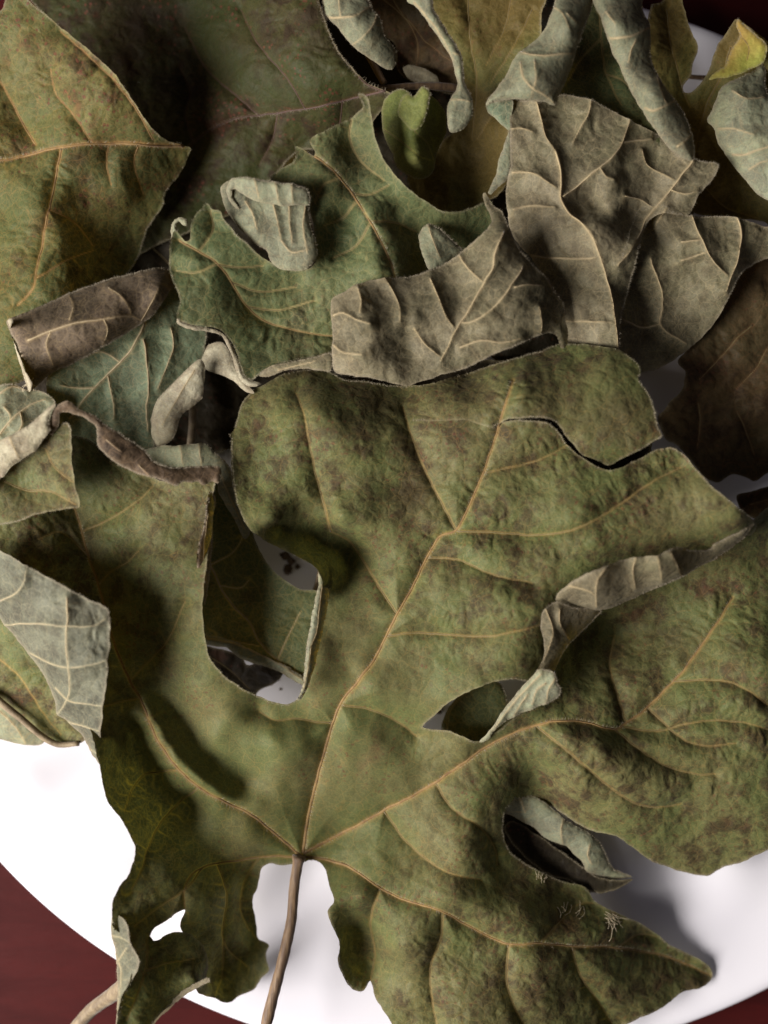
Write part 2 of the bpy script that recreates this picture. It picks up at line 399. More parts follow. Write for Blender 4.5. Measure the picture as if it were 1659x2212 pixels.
STAT = {}
PLACES = []
def blade(root, name, mat, sheets, ctrl, veins=(), side=1, h=3.0, pillow=4.0, ladder=3.0, rough=3.5, wide=4.0, calm=None, tint=(),
          jit=1.8, seed=1, veinmat=None, fuzz=1.0, smoothing=0.0, arch=None, scale=1.0, edgelift=0.0, label=None, kids=True, veinr=1.0, vlift=None):
    """Grow one leaf surface. sheets: dicts with poly, seam, lift, fold, arch. ctrl: heights. veins: (width, points)."""
    if isinstance(sheets, (list, np.ndarray)) and not isinstance(sheets[0], dict): sheets = [dict(poly=sheets)]
    for q, s in enumerate(sheets): s['P'] = smooth(s['poly'], True, 4.0, s.get('jit', jit), seed*10+q)
    G = Grid([s['P'] for s in sheets], h)
    f = tps([(x, y, z*scale) for x, y, z in ctrl], smoothing)
    X, Y = G.X, G.Y
    H0 = f(X, Y)
    VP = []
    d1 = np.full(X.shape, 1e6); d2 = d1.copy(); S1 = np.zeros(X.shape); vi = np.zeros(X.shape); ridge = np.zeros(X.shape)
    for q, (w, pts) in enumerate(veins):
        vp = smooth(pts, False, 6.0)
        tt = np.arange(len(vp))
        am = min(1.6, len(vp)*.05)
        vp[:, 0] += am*perlin(tt*.22, tt*0+seed+q, 2); vp[:, 1] += am*perlin(tt*.22, tt*0+seed+q+50, 2)
        VP.append((w, vp))
        D, S, _, _ = G.dist(vp, False, 110)
        L = len(vp)*6.0
        wl = w*(1-.55*np.clip(S/L, 0, 1))
        vi = np.maximum(vi, np.exp(-(D/(wl*.55+.6))**2))
        ridge = np.maximum(ridge, w*np.exp(-D/(w*1.6+3)))
        m = D < d1
        d2 = np.where(m, d1, np.minimum(d2, D))
        S1 = np.where(m, S+q*731.7, S1)
        d1 = np.where(m, D, d1)
    d1c = np.minimum(d1, 110); fade = np.clip((d2-d1c)/25, 0, 1)*np.clip(1-d1c/100, 0, 1)
    ar = fbm(X/62, Y/62, seed+3, 2)
    P1 = 1-np.exp(-d1c/16)
    lad = perlin(S1/21.0+ar*.6, d1c/50.0, seed+1)
    Cm = np.ones(X.shape)
    if calm: Cm = np.clip((np.hypot(X-calm[0], (Y-calm[1])*calm[3])+90*ar)/calm[2]-.35, .1, 1)
    ladder = ladder*Cm
    Hd = side*pillow*P1 + side*ladder*np.clip(.75+1.1*perlin(X/150, Y/150, seed+77), .15, 1.4)*(np.abs(lad)-.25*np.abs(perlin(S1/9.0, d1c/26.0, seed+2)))*fade*P1*1.3
    Hd = Hd + side*wide*(1-np.exp(-d1c/42)) + rough*fbm(X/85, Y/85, seed+20, 2) + rough*2.4*perlin(X/210, Y/210, seed+60) + Cm*rough*.34*(np.abs(fbm(X/36, Y/36, seed+40, 2))-.3)*(.3+.7*P1)*side
    Hd = Hd + (ridge*.55 if side < 0 else ridge*.15)
    ph = S1/24.0+d1c/95.0+ar*.9
    Wd = np.ones(X.shape)
    if calm: Wd = np.clip((np.hypot(X-calm[0], (Y-calm[1])*calm[3])+90*ar)/calm[2]-.35, .05, 1)
    fr = np.abs(ph-np.round(ph))*24.0*(1+.5*ar)
    la = np.clip(1-fr/2.2, 0, 1)*fade*np.clip(1-d1c/85, 0, 1)*np.clip(d1c/5, 0, 1)
    Ti = np.zeros(X.shape)
    for (tx, ty, tr_, ta) in tint:
        rr = np.hypot(X-tx, Y-ty)/tr_
        Ti = np.maximum(Ti, ta*np.exp(-(rr*(1+.5*ar))**2))
    allv, allf, keys, at = [], [], [], {'vein': [], 'edge': [], 'tint': [], 'lad': [], 'wild': []}
    base = 0; edges_out = []
    sheetH = []
    for q, s in enumerate(sheets):
        Mk = G.fill(s['P'])
        if s.get('cut'):
            sd0 = np.full(X.shape, 1e6)
            for line in s['seam']: sd0 = np.minimum(sd0, G.dist(np.array(line, float), False, 60)[0])
            Mk &= ~(sheetH[0][0] & (sd0[:-1, :-1] < 36))
        D, S, NX, NY = G.dist(s['P'], True, 70)
        H = H0.copy()
        for (lx, ly, lr, la_) in s.get('lift', ()):
            H += la_*np.exp(-((X-lx)**2+(Y-ly)**2)/(lr*lr))
        A_ = s.get('arch', arch)
        if A_:
            t = np.clip(D/A_[1], 0, 1); H = H + A_[0]*np.sqrt(np.clip(1-(1-t)**2, 0, 1))
        for (line, r) in s.get('fold', ()):
            DF = G.dist(smooth(line, False, 5.0), False, r+4)[0]
            t = np.clip(DF/r, 0, 1); H = H - r*(1-np.sqrt(np.clip(1-(1-t)**2, 0, 1)))
        el = s.get('edgelift', edgelift)
        seamd = np.full(X.shape, 1e6)
        for line in s.get('seam', ()):
            seamd = np.minimum(seamd, G.dist(np.array(line, float), False, 60)[0])
        sf = np.clip((seamd-8)/40, 0, 1)
        H = H + el*np.exp(-D/14)*sf
        wav = s.get('wave', 2.5)*perlin(S/34.0, S*0+seed+q*9, 4)*np.exp(-D/12)*sf
        H = H + wav
        Hf = H+Hd
        used = np.zeros(X.shape, bool)
        used[:-1, :-1] |= Mk; used[1:, :-1] |= Mk; used[:-1, 1:] |= Mk; used[1:, 1:] |= Mk
        full = np.ones(X.shape, bool)
        full[:-1, :-1] &= Mk; full[1:, :-1] &= Mk; full[:-1, 1:] &= Mk; full[1:, 1:] &= Mk
        full[0, :] = full[-1, :] = False; full[:, 0] = full[:, -1] = False
        snap = used & ~full & (seamd > 7)
        Xs = np.where(snap, NX, X); Ys = np.where(snap, NY, Y)
        idx = -np.ones(X.shape, np.int64); nn = int(used.sum()); idx[used] = np.arange(nn)+base
        k = (CAMH-H[used])/CAMH
        v = np.stack([(Xs[used]-CX)*k*U, -(Ys[used]-CY)*k*U, Hf[used]*U], 1)
        a, b_, c, d = idx[:-1, :-1][Mk], idx[:-1, 1:][Mk], idx[1:, 1:][Mk], idx[1:, :-1][Mk]
        F = np.stack([a, d, c, b_] if side > 0 else [a, b_, c, d], 1)
        allv.append(v); allf.append(F)
        jj, ii = np.nonzero(used)
        nearseam = (seamd[used] < 6) & ~snap[used]
        kk = np.where(nearseam, ii*100003+jj*7+np.round(Hf[used]*4).astype(np.int64)*10**9, -(np.arange(nn)+base)-10**15)
        keys.append(kk)
        ef = np.exp(-(np.where(snap, 0, D)/3.2)**1.3)*np.clip(seamd/12-.5, 0, 1)
        at['vein'].append(vi[used]); at['edge'].append(ef[used]); at['tint'].append(np.clip(Ti[used], 0, 1)); at['lad'].append(la[used]); at['wild'].append(Wd[used])
        base += nn
        sheetH.append((Mk, H, Hf, seamd, s['P']))
    v = np.concatenate(allv); F = np.concatenate(allf); kk = np.concatenate(keys)
    _, first, inv = np.unique(kk, return_index=True, return_inverse=True)
    v = v[first]; F = inv.ravel()[F]
    at = {k_: np.concatenate(a)[first] for k_, a in at.items()}
    org = np.array(root.location)
    o = mesh_obj(name, v, F, M[mat], root, org, at)
    if label: o['label'] = label
    STAT[name+str(len(STAT))] = len(F)
    # --- veins as tapering ribs lying on the surface
    def sample(p, which=None):
        gx = (p[0]/h)-G.i0; gy = (p[1]/h)-G.j0
        i, j = int(gx), int(gy)
        if i < 0 or j < 0 or i >= X.shape[1]-1 or j >= X.shape[0]-1: return None
        for (Mk, H, Hf, sd, P) in sheetH:
            if Mk[j, i]:
                u, w_ = gx-i, gy-j
                bl = lambda A: A[j, i]*(1-u)*(1-w_)+A[j, i+1]*u*(1-w_)+A[j+1, i]*(1-u)*w_+A[j+1, i+1]*u*w_
                return bl(H), bl(Hf)
        return None
    def place(p, lift=0.0):
        r = sample(p)
        if r is None: return None
        k = (CAMH-r[0])/CAMH
        return np.array([(p[0]-CX)*k*U, -(p[1]-CY)*k*U, (r[1]+lift)*U])
    vm = M[veinmat or ('veintop' if side > 0 else 'veinunder')]
    if kids:
        for q, (w, vp) in enumerate(VP):
            w = w*veinr*(1.0 if side > 0 else .74)
            if side < 0: w = max(w, 1.95)
            if w < 1.9: continue
            run, best = [], []
            for t_, p in enumerate(vp):
                r = place(p, 0)
                if r is None:
                    if len(run) > len(best): best = run
                    run = []
                else: run.append((t_, r))
            if len(run) > len(best): best = run
            if len(best) < 4: continue
            P = np.array([r for _, r in best])
            P[1:-1, 2] = (P[:-2, 2]+P[1:-1, 2]+P[2:, 2])/3
            tt = np.array([t_ for t_, _ in best])/len(vp)
            R = (w*.44*(1-.66*tt))*(1+.18*perlin(tt*len(vp)*.12, tt*0+q, 8))*U
            R[-1] *= .3
            P[:, 2] += R*(-.12 if side > 0 else .10)
            vs, fl = tube(P, R, 6, .18, q, .62)
            mesh_obj('vein', vs, fl, M['veinthin'] if (side > 0 and w < 4.6 and not veinmat) else vm, root, org)
    # --- felt hairs along the rim and the ribs
    if fuzz > 0:
        hv, hf = [], []
        def hair(p, dx, dy, L, lift):
            a = place(p, .3)
            if a is None: return
            wv = .30*U; n_ = math.hypot(dx, dy)+1e-9; dx /= n_; dy /= n_
            b0 = len(hv)
            tip = a+np.array([dx*L*U, -dy*L*U, lift*U])
            hv.extend([a+np.array([-dy*wv, -dx*wv, 0]), a+np.array([dy*wv, dx*wv, 0]), tip]); hf.append((b0, b0+1, b0+2))
        for (Mk, H, Hf, sd, P) in sheetH:
            n_ = len(P)
            area = 0.5*np.sum(P[:, 0]*np.roll(P[:, 1], -1)-np.roll(P[:, 0], -1)*P[:, 1])
            sg = 1 if area > 0 else -1
            T = np.roll(P, -1, 0)-np.roll(P, 1, 0); T /= np.hypot(T[:, 0], T[:, 1])[:, None]+1e-6
            for i in range(n_):
                if sd.min() < 50 and sd[min(max(int(P[i, 1]/h)-G.j0, 0), sd.shape[0]-1), min(max(int(P[i, 0]/h)-G.i0, 0), sd.shape[1]-1)] < 12: continue
                if P[i, 0] < -10 or P[i, 0] > 1670 or P[i, 1] < -10 or P[i, 1] > 2225: continue
                for _ in range(int(3*fuzz*(.55+.5*math.sin(i*.07+seed))+random.random())):
                    nx, ny = sg*T[i, 1], -sg*T[i, 0]
                    t = random.random()*4
                    p = (P[i, 0]-nx*3.2+T[i, 0]*t, P[i, 1]-ny*3.2+T[i, 1]*t)
                    hair(p, nx+random.gauss(0, .6), ny+random.gauss(0, .6), 3+random.uniform(1, 4.5), random.uniform(-1, 1.5))
        for (w, vp) in VP:
            if w < (6 if side > 0 else 99): continue
            for i in range(len(vp)-1):
                d = vp[i+1]-vp[i]; L = np.hypot(*d)+1e-6; d = d/L
                for _ in range(4):
                    s_ = random.choice((-1, 1)); p = vp[i]+d*random.random()*L+np.array([-d[1], d[0]])*s_*w*.3
                    hair(p, -d[1]*s_+random.gauss(0, .4), d[0]*s_+random.gauss(0, .4), w*.4+random.uniform(2, 4.5), random.uniform(1, 4))
        if hf:
            o2 = mesh_obj('fuzz', np.array(hv), np.array(hf), M['fuzz'], root, org, smooth_=False); o2['kind'] = 'stuff'
    PLACES.append(place)
    return place

def leaf(label, poly0, cat='leaf', name='fig_leaf', group='dried fig leaves heaped on the plate'):
    A = np.array(poly0, float); cx, cy = A.mean(0)[:2]
    r = empty(name, W(cx, cy, 0))
    return tag(r, label, cat, group)

# ------------------------------------------------------------------ table and plate
def lathe(prof, n, cx, cy, flute=0.0):
    vs, fs = [], []
    for (r, z) in prof:
        for k in range(n):
            a = 2*math.pi*k/n
            zz = z
            if flute and 760 < r < 1200: zz = z + flute*math.sin((r-760)/440*math.pi)*math.cos(a*22+1.1+(r-760)/260)
            vs.append((cx+r*math.cos(a)*U, cy+r*math.sin(a)*U*OV, zz*U))
    m = len(prof)
    for i in range(m-1):
        for k in range(n):
            fs.append((i*n+k, i*n+(k+1) % n, (i+1)*n+(k+1) % n, (i+1)*n+k))
    fs.append(tuple(range(n))[::-1])
    return vs, fs
tb = 1.1
TZ = -262
mesh_obj('table', [(-tb, -tb, TZ*U), (tb, -tb, TZ*U), (tb, tb, TZ*U), (-tb, tb, TZ*U),
                   (-tb, -tb, TZ*U-.03), (tb, -tb, TZ*U-.03), (tb, tb, TZ*U-.03), (-tb, tb, TZ*U-.03)],
         [(0, 1, 2, 3), (7, 6, 5, 4), (0, 4, 5, 1), (1, 5, 6, 2), (2, 6, 7, 3), (3, 7, 4, 0)], M['table'], smooth_=False)['kind'] = 'structure'
RIMZ = -150.0
kk_ = (CAMH-RIMZ)/CAMH
pcx, pcy, _ = W(1009, 1129, RIMZ)
Rr = 1302*kk_
OV = 1165/1302
prof = [(0.5, -210), (200, -210), (500, -210), (700, -209), (760, -207)]
prof += [(760+(Rr-60-760)*t, -207+ (RIMZ+207)*t**1.6) for t in np.linspace(.06, 1, 30)]
prof += [(Rr-40, RIMZ+3), (Rr-26, RIMZ+5), (Rr-12, RIMZ+4), (Rr-4, RIMZ+0), (Rr, RIMZ-7), (Rr-3, RIMZ-14), (Rr-14, RIMZ-20), (Rr-60, RIMZ-26), (900, -232), (700, -240), (690, -252), (684, -261), (660, -261), (650, -240), (10, -236)]
pv, pf = lathe(prof, 360, pcx, pcy, 17.0)
plate = mesh_obj('plate', np.array(pv), pf, M['plate'], None, (pcx, pcy, -261*U))
tag(plate, 'white glazed plate holding the heap of dried leaves, on the red-brown table', 'plate')

def petiole(root, pts, r0, r1, mat='stalk', name='petiole', knots=()):
    P = smooth(pts, False, 7.0)
    P3 = np.array([W(p[0], p[1], p[2]) for p in P])
    t = np.linspace(0, 1, len(P))
    R = (r0*(1-t)+r1*t)*(1+.05*perlin(t*len(P)*.1, t*0, 4))*U
    for (kt, ka) in knots: R = R*(1+ka*np.exp(-((t-kt)/.03)**2))
    vs, fl = tube(P3, R, 14, .10, 3)
    return mesh_obj(name, vs, fl, M[mat], root, np.array(root.location) if root else P3[0])

# ------------------------------------------------------------------ the large leaf in front
BODY = V("650 1862 612 1864 585 1862 568 1870 563 1890 556 1915 548 1935 549 1955 553 1975 556 2000 558 2022 583 2036 577 2050 577 2067 583 2090 567 2106 550 2130 520 2142 500 2158 480 2161 455 2152 432 2140 424 2126 428 2090 425 2050 408 2016 394 1992 402 1962 385 1967 355 1986 336 2000 320 2022 298 2014 276 2006 252 1999 246 1980 245 1960 248 1938 262 1910 280 1885 290 1860 296 1835 294 1815 278 1782 262 1762 240 1732 232 1710 226 1690 218 1640 196 1560 176 1480 140 1400 80 1330 20 1270 -40 1240 -40 1100 0 1062 40 1022 80 987 115 955 150 942 200 952 240 985 280 1005 320 1025 355 1040 400 1038 440 1030 468 1012 470 1045 460 1080 457 1120 452 1200 444 1260 441 1310 443 1345 446 1380 455 1415 480 1450 520 1481 555 1500 590 1514 625 1518 645 1506 658 1490 668 1455 676 1400 684 1340 694 1285 698 1262 690 1235 665 1212 630 1195 600 1180 565 1160 540 1140 518 1095 508 1050 503 1000 502 970 508 935 560 931 640 925 720 919 800 913 880 908 940 905 1000 903 1040 916 1062 922 1080 914 1110 909 1170 912 1198 925 1222 955 1240 975 1262 992 1285 1007 1310 1016 1345 1007 1380 989 1410 974 1424 970 1449 968 1474 982 1490 1000 1514 1030 1530 1050 1560 1075 1590 1100 1610 1115 1624 1130 1620 1148 1600 1160 1560 1180 1500 1205 1430 1225 1360 1235 1300 1260 1250 1285 1215 1310 1195 1350 1190 1400 1175 1440 1150 1465 1130 1466 1090 1465 1050 1475 1010 1490 975 1510 950 1530 930 1550 912 1568 925 1573 960 1573 990 1583 1020 1597 1052 1603 1064 1630 1080 1660 1094 1690 1108 1718 1092 1742 1086 1770 1087 1800 1100 1835 1125 1855 1150 1870 1215 1900 1260 1910 1285 1945 1330 1965 1380 1990 1450 2040 1520 2075 1536 2105 1510 2125 1470 2135 1430 2165 1400 2180 1340 2215 1300 2260 1100 2270 860 2260 850 2212 840 2190 812 2150 800 2120 785 2135 760 2130 740 2100 730 2070 735 2040 725 2010 712 1980 710 1960 722 1940 712 1910 705 1880 690 1862 670 1857")
RIGHT = V("1048 1596 1075 1575 1100 1551 1140 1525 1180 1500 1193 1460 1195 1430 1215 1380 1250 1340 1290 1300 1330 1285 1380 1265 1455 1235 1520 1200 1560 1178 1600 1150 1618 1125 1640 1105 1665 1088 1720 1070 1720 1800 1659 1822 1610 1850 1560 1870 1520 1885 1450 1870 1400 1850 1350 1815 1315 1795 1265 1785 1200 1745 1150 1720 1110 1717 1090 1695 1065 1650")
TIP = V("500 945 510 925 520 885 530 865 550 845 585 825 625 805 700 800 740 820 780 825 850 835 930 830 1000 810 1080 785 1150 765 1200 748 1225 745 1260 748 1300 752 1335 760 1355 775 1375 795 1379 810 1373 820 1395 850 1408 890 1415 925 1424 945 1400 958 1375 975 1345 990 1325 1001 1310 1005 1295 1000 1275 990 1255 980 1240 960 1225 945 1215 930 1200 915 1170 905 1100 907 1080 914 1062 926 1040 921 1000 909 940 911 884 911 870 915 800 920 700 928 600 935")
LOW = V("244 1990 270 1995 300 2005 325 2015 335 2024 345 2022 370 2006 395 2002 420 2010 445 2040 452 2070 450 2097 445 2118 400 2142 370 2167 340 2192 300 2240 255 2240 258 2190 265 2150 285 2110 290 2075 285 2040 265 2012 250 2002")
main = leaf('large olive dried fig leaf lying open across the front, stalk pointing to the bottom edge', [(650, 1600)])
mctrl = V3("""650 1850 -45  600 1800 -32  540 1750 -5  470 1712 18  400 1670 30  345 1600 30  302 1505 22  250 1400 10  215 1270 0  165 1120 5
 320 1640 -16  290 1580 -16  350 1700 -22  420 1730 -18  245 1600 40  240 1700 55  275 1760 62  300 1840 66  250 1930 88  250 1990 84
 345 1500 -10  378 1550 -14  415 1597 -17  462 1642 -21  530 1690 -28  470 1590 2  322 1555 31  374 1640 34  435 1694 27  430 1500 14  500 1560 16  590 1600 22  600 1700 -10  560 1520 14  640 1500 2
 345 1400 16  400 1300 50  430 1420 36  380 1230 48  330 1130 36  300 1060 28  440 1120 34  450 1050 40  230 1150 10  100 1180 40  0 1200 30  60 1080 30  160 990 30  -30 1150 34
 190 1500 22  130 1390 24  0 1240 30
 700 1620 6  725 1540 10  780 1460 20  858 1325 36  950 1160 44  1010 1080 52  1075 930 66  1100 830 66
 700 1400 18  690 1300 16  740 1350 12  760 1450 8  690 1480 14  735 1120 46  560 1160 50  630 1194 54  685 1232 58  610 1140 16  690 1165 -14  750 1205 -30  800 1240 4  800 1180 18  600 1120 40  560 1060 26  620 1020 42  540 960 18  680 980 54  740 1060 30  780 960 46  670 880 52  560 870 8  700 815 -16  850 842 0  960 845 24  1060 820 30  1000 800 -14  880 1040 30  900 1180 32
 1200 755 16  1150 860 76  1300 800 60  1300 900 72  1400 900 66  1200 1000 74  1330 1060 78  1450 1000 76  1590 1120 96  1500 1130 92
 1000 1250 52  1150 1200 70  1300 1180 84  1180 1330 74  1000 1400 48  900 1420 26  1100 1440 60  850 1520 12  950 1500 34  1000 1480 50  870 1590 -4  960 1580 6  1000 1600 10
 800 1640 -8  800 1740 -30  720 1790 -46  940 1670 0  1050 1605 8  1140 1566 10  1210 1520 4  1250 1440 -22  1290 1350 -30  1400 1300 -24  1350 1562 12  1320 1450 -6  1450 1470 0  1560 1300 18  1640 1180 10  1500 1560 30  1650 1450 44  1500 1700 16  1640 1640 28  1620 1800 -20  1520 1860 -52  1400 1800 -34  1340 1730 8  1250 1690 22  1290 1770 -30  1200 1625 34  1150 1665 -32  1110 1690 -22  1180 1720 -50
 940 1740 2  900 1850 -14  1030 1790 16  1070 1850 -18  980 1900 14  1100 1900 -26  1130 1960 0  1230 1960 -44  1160 2035 4  1260 2010 -30  1380 2000 -70  1450 2050 -88  1530 2100 -104  1300 2080 -30  1400 2130 -70  1230 2150 -20  1100 2120 10  1000 2060 2  1000 2200 14  900 2130 -4  860 2220 -16  850 2040 2  780 1930 0  720 1900 -30  716 1975 6  735 2060 -4  765 2000 -44  790 2080 -46  790 2132 -30  760 1870 -28  840 1900 -10
 560 1880 -52  470 1850 -22  400 1830 14  350 1880 44  330 1940 54  400 1925 34  480 1930 -8  545 1950 -78  490 2040 -44  570 2050 -100  450 2110 -40  520 2140 -90  430 2020 -10  300 2080 76  400 2080 10  290 2180 70  360 2150 40  440 2110 0""")
mveins = [
 (9.0, V("652 1848 600 1803 540 1755 470 1722 420 1692 380 1655 345 1605 320 1550 303 1507 280 1470 250 1402 235 1350 215 1270 190 1200 168 1120 158 1090 150 1000")),
 (10.5, V("655 1840 665 1765 680 1700 700 1625 725 1545 740 1512 778 1465 810 1422 835 1372 858 1327 890 1270 925 1200 950 1160 985 1145 1010 1100 1040 1030 1065 960 1080 908 1095 862 1108 822")),
 (10.0, V("655 1842 720 1810 830 1750 940 1692 1050 1612 1110 1580 1155 1565 1210 1556 1270 1562 1330 1576 1352 1563 1400 1530 1480 1440 1550 1342 1582 1290")),
 (8.0, V("652 1850 700 1857 760 1877 820 1917 880 1945 950 1965 1020 2005 1090 2038 1160 2035 1230 2042 1330 2046 1390 2058 1440 2067 1530 2102")),
 (5.5, V("645 1848 580 1848 500 1860 440 1872 410 1895 398 1925 401 1958")),
 (4.0, V("858 1327 830 1285 795 1228 755 1170 715 1148")),
 (3.6, V("715 1148 700 1090 686 1040 668 960 655 890 640 850")),
 (4.0, V("985 1145 950 1080 915 1010 885 930 870 880")),
 (4.2, V("985 1147 1080 1151 1150 1156 1230 1146 1305 1111 1400 1045 1470 1010")),
 (4.0, V("835 1374 880 1368 960 1370 1050 1375 1105 1365 1170 1350")),
 (3.4, V("740 1522 800 1532 860 1560 900 1592")),
 (3.4, V("718 1562 680 1560 640 1552 600 1558 560 1540")),
 (3.0, V("1045 1022 1100 1010 1160 995 1230 960")),
 (3.0, V("925 1205 990 1210 1060 1240 1150 1260")),
 (3.8, V("1155 1565 1200 1602 1270 1660 1320 1702 1370 1732 1420 1741 1470 1735")),
 (3.6, V("1352 1563 1335 1505 1318 1440 1328 1372")),
 (3.6, V("1330 1578 1390 1625 1440 1655 1500 1672 1545 1672")),
 (3.4, V("1400 1530 1480 1600 1530 1612 1590 1606")),
 (3.4, V("1450 1472 1530 1468 1590 1478 1655 1520")),
 (3.0, V("1340 1570 1420 1580 1500 1560 1600 1560 1670 1580")),
 (3.0, V("940 1692 975 1745 1040 1790 1068 1830 1075 1870")),
 (3.0, V("830 1752 880 1820 960 1880 1040 1900")),
 (3.4, V("955 1967 952 2025 930 2085 932 2150 945 2220")),
 (3.2, V("1098 2040 1094 2120 1110 2170 1140 2225")),
 (3.2, V("1232 2043 1255 2110 1290 2160 1320 2210")),
 (3.2, V("1165 2035 1210 1990 1245 1955 1280 1950")),
 (3.0, V("1330 2046 1380 2020 1420 2025")),
 (3.0, V("820 1917 800 1990 810 2060 800 2120")),
 (3.2, V("385 1664 345 1668 310 1676 285 1706 270 1751")),
 (3.0, V("430 1700 380 1741 345 1780 320 1831 308 1875 285 1920")),
 (3.0, V("303 1507 265 1515 225 1525")),
 (2.8, V("215 1262 240 1235 275 1215 300 1190")),
 (2.8, V("280 1470 320 1430 365 1380 400 1300")),
 (2.6, V("190 1200 130 1150 80 1165")),
 (2.6, V("175 1150 240 1120 300 1080 330 1050")),
 (3.0, V("440 1872 400 1920 340 1960 290 2000")),
 (3.2, V("470 1868 490 1931 485 1981 482 2021 500 2056 535 2086")),
 (2.8, V("484 2026 480 2106 465 2150")),
 (2.8, V("560 1850 530 1900 520 1960 540 2010")),
 (3.0, V("320 2025 318 2080 300 2140 275 2200")),
 (2.6, V("315 2095 360 2080 420 2070")),
]
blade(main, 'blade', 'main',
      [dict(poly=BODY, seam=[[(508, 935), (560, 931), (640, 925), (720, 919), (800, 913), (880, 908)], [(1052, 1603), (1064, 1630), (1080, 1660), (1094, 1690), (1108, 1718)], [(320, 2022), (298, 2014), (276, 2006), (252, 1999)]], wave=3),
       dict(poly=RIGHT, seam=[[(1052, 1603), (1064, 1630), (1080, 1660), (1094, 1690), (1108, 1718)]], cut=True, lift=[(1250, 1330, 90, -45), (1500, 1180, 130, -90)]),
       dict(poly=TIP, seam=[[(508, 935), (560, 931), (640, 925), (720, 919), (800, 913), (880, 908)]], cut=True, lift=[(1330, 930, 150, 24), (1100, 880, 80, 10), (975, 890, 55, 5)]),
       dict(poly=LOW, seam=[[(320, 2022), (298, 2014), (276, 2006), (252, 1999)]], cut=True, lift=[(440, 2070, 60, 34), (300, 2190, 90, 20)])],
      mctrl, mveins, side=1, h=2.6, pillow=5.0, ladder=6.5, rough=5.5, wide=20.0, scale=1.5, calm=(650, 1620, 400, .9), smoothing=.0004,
      tint=[(880, 1050, 70, 1.0), (740, 900, 60, .7), (1330, 920, 60, .8), (1170, 880, 90, .6), (800, 850, 90, .9), (1000, 840, 80, .9), (1150, 790, 60, .8), (640, 830, 60, .8), (620, 1150, 50, .5), (440, 1160, 45, .9), (1000, 930, 50, .7), (1160, 1640, 60, .5), (1390, 1150, 110, .55), (150, 1150, 60, .7), (1050, 2150, 90, .5), (900, 2050, 70, .4)],  # brown mottles; at the tip's top edge they also paint cast shade
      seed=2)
PM = PLACES[-1]
def fold(root, poly, ctrl, veins=(), mat='main', side=-1, name='folded_edge', **kw):
    kw.setdefault('h', 3.0); kw.setdefault('pillow', 2.5); kw.setdefault('ladder', 2.0); kw.setdefault('rough', 2.0); kw.setdefault('seed', len(STAT)+3)
    sh = dict(poly=poly)
    if root is main:
        ctrl = [(a, b, c*1.5+8) for a, b, c in ctrl]
    for k_ in ('fold', 'lift', 'wave'):
        if k_ in kw: sh[k_] = kw.pop(k_)
    return blade(root, name, mat, [sh], ctrl, veins, side=side, **kw)
# left margin rolled over, felted side up
fold(main, V("-40 1172 0 1192 45 1216 120 1258 190 1296 232 1320 234 1380 230 1450 224 1510 218 1570 216 1620 222 1670 208 1645 190 1612 175 1588 160 1573 145 1556 124 1546 120 1525 108 1490 80 1440 40 1388 0 1338 -40 1290"),
     V3("0 1340 30  60 1415 35  120 1530 28  170 1590 24  222 1665 40  30 1250 100  100 1350 112  170 1450 112  232 1330 128  230 1450 118  218 1560 84  150 1285 124  60 1225 108  125 1430 96"),
     [(5, Q(3, "290 370 290 470 284 560 290 640 300 720 296 800 252 872")), (3, Q(3, "0 385 70 350 105 300 112 250")), (3, Q(3, "0 490 150 482 285 495 400 492 455 460")), (3, Q(3, "130 610 230 660 300 672 400 660 455 640")), (3, Q(3, "240 760 300 815 380 830 440 838")), (3, Q(3, "285 905 340 918 425 945")), (2.4, Q(3, "340 1010 380 1020 430 1050"))],
     fold=[(V("-40 1290 0 1338 40 1388 80 1440 108 1490 124 1546 160 1573 190 1612 222 1670"), 34)], pillow=5, ladder=7, wide=6, mat='greyunder', tint=[(190, 1400, 45, .8), (190, 1530, 40, .7), (150, 1430, 40, .5)])
# right margin of the middle lobe rolled over the right lobe
fold(main, V("1635 1128 1619 1151 1600 1171 1555 1203 1520 1221 1455 1256 1380 1288 1330 1311 1290 1320 1265 1322 1240 1318 1218 1330 1200 1318 1205 1285 1232 1259 1255 1246 1305 1224 1360 1206 1420 1199 1460 1182 1500 1189 1530 1186 1550 1171 1575 1160 1605 1146"),
     V3("1619 1151 96  1520 1221 72  1380 1288 62  1265 1322 56  1460 1190 118  1360 1210 118  1230 1262 106  1300 1270 112  1440 1225 118"),
     [(3.6, Q(4, "1240 180 1265 230 1290 290")), (3.6, Q(4, "1090 195 1075 250 1085 330")), (3.6, Q(4, "960 240 920 300 915 410")), (3, Q(4, "800 320 880 340 910 360")), (2.4, Q(4, "1180 190 1190 230 1200 300"))],
     fold=[(V("1635 1128 1600 1171 1555 1203 1455 1256 1380 1288 1330 1311 1265 1324"), 22)], mat='taupe', pillow=5, arch=(10, 16), tint=[(1270, 1275, 40, .5)])
fold(main, V("1205 1300 1240 1312 1300 1318 1268 1356 1232 1391 1212 1421 1198 1451 1190 1470 1168 1462 1160 1450 1172 1425 1175 1386 1169 1356 1175 1318"),
     V3("1210 1310 88  1280 1320 66  1232 1391 56  1198 1451 50  1170 1360 84  1165 1450 66  1200 1380 86"),
     [(3, Q(4, "760 420 760 480 800 550")), (2.6, Q(4, "700 420 730 520 690 640"))],
     fold=[(V("1300 1318 1268 1356 1232 1391 1212 1421 1198 1451 1190 1470"), 16)], mat='taupe', pillow=4, tint=[(1200, 1370, 40, .8)])
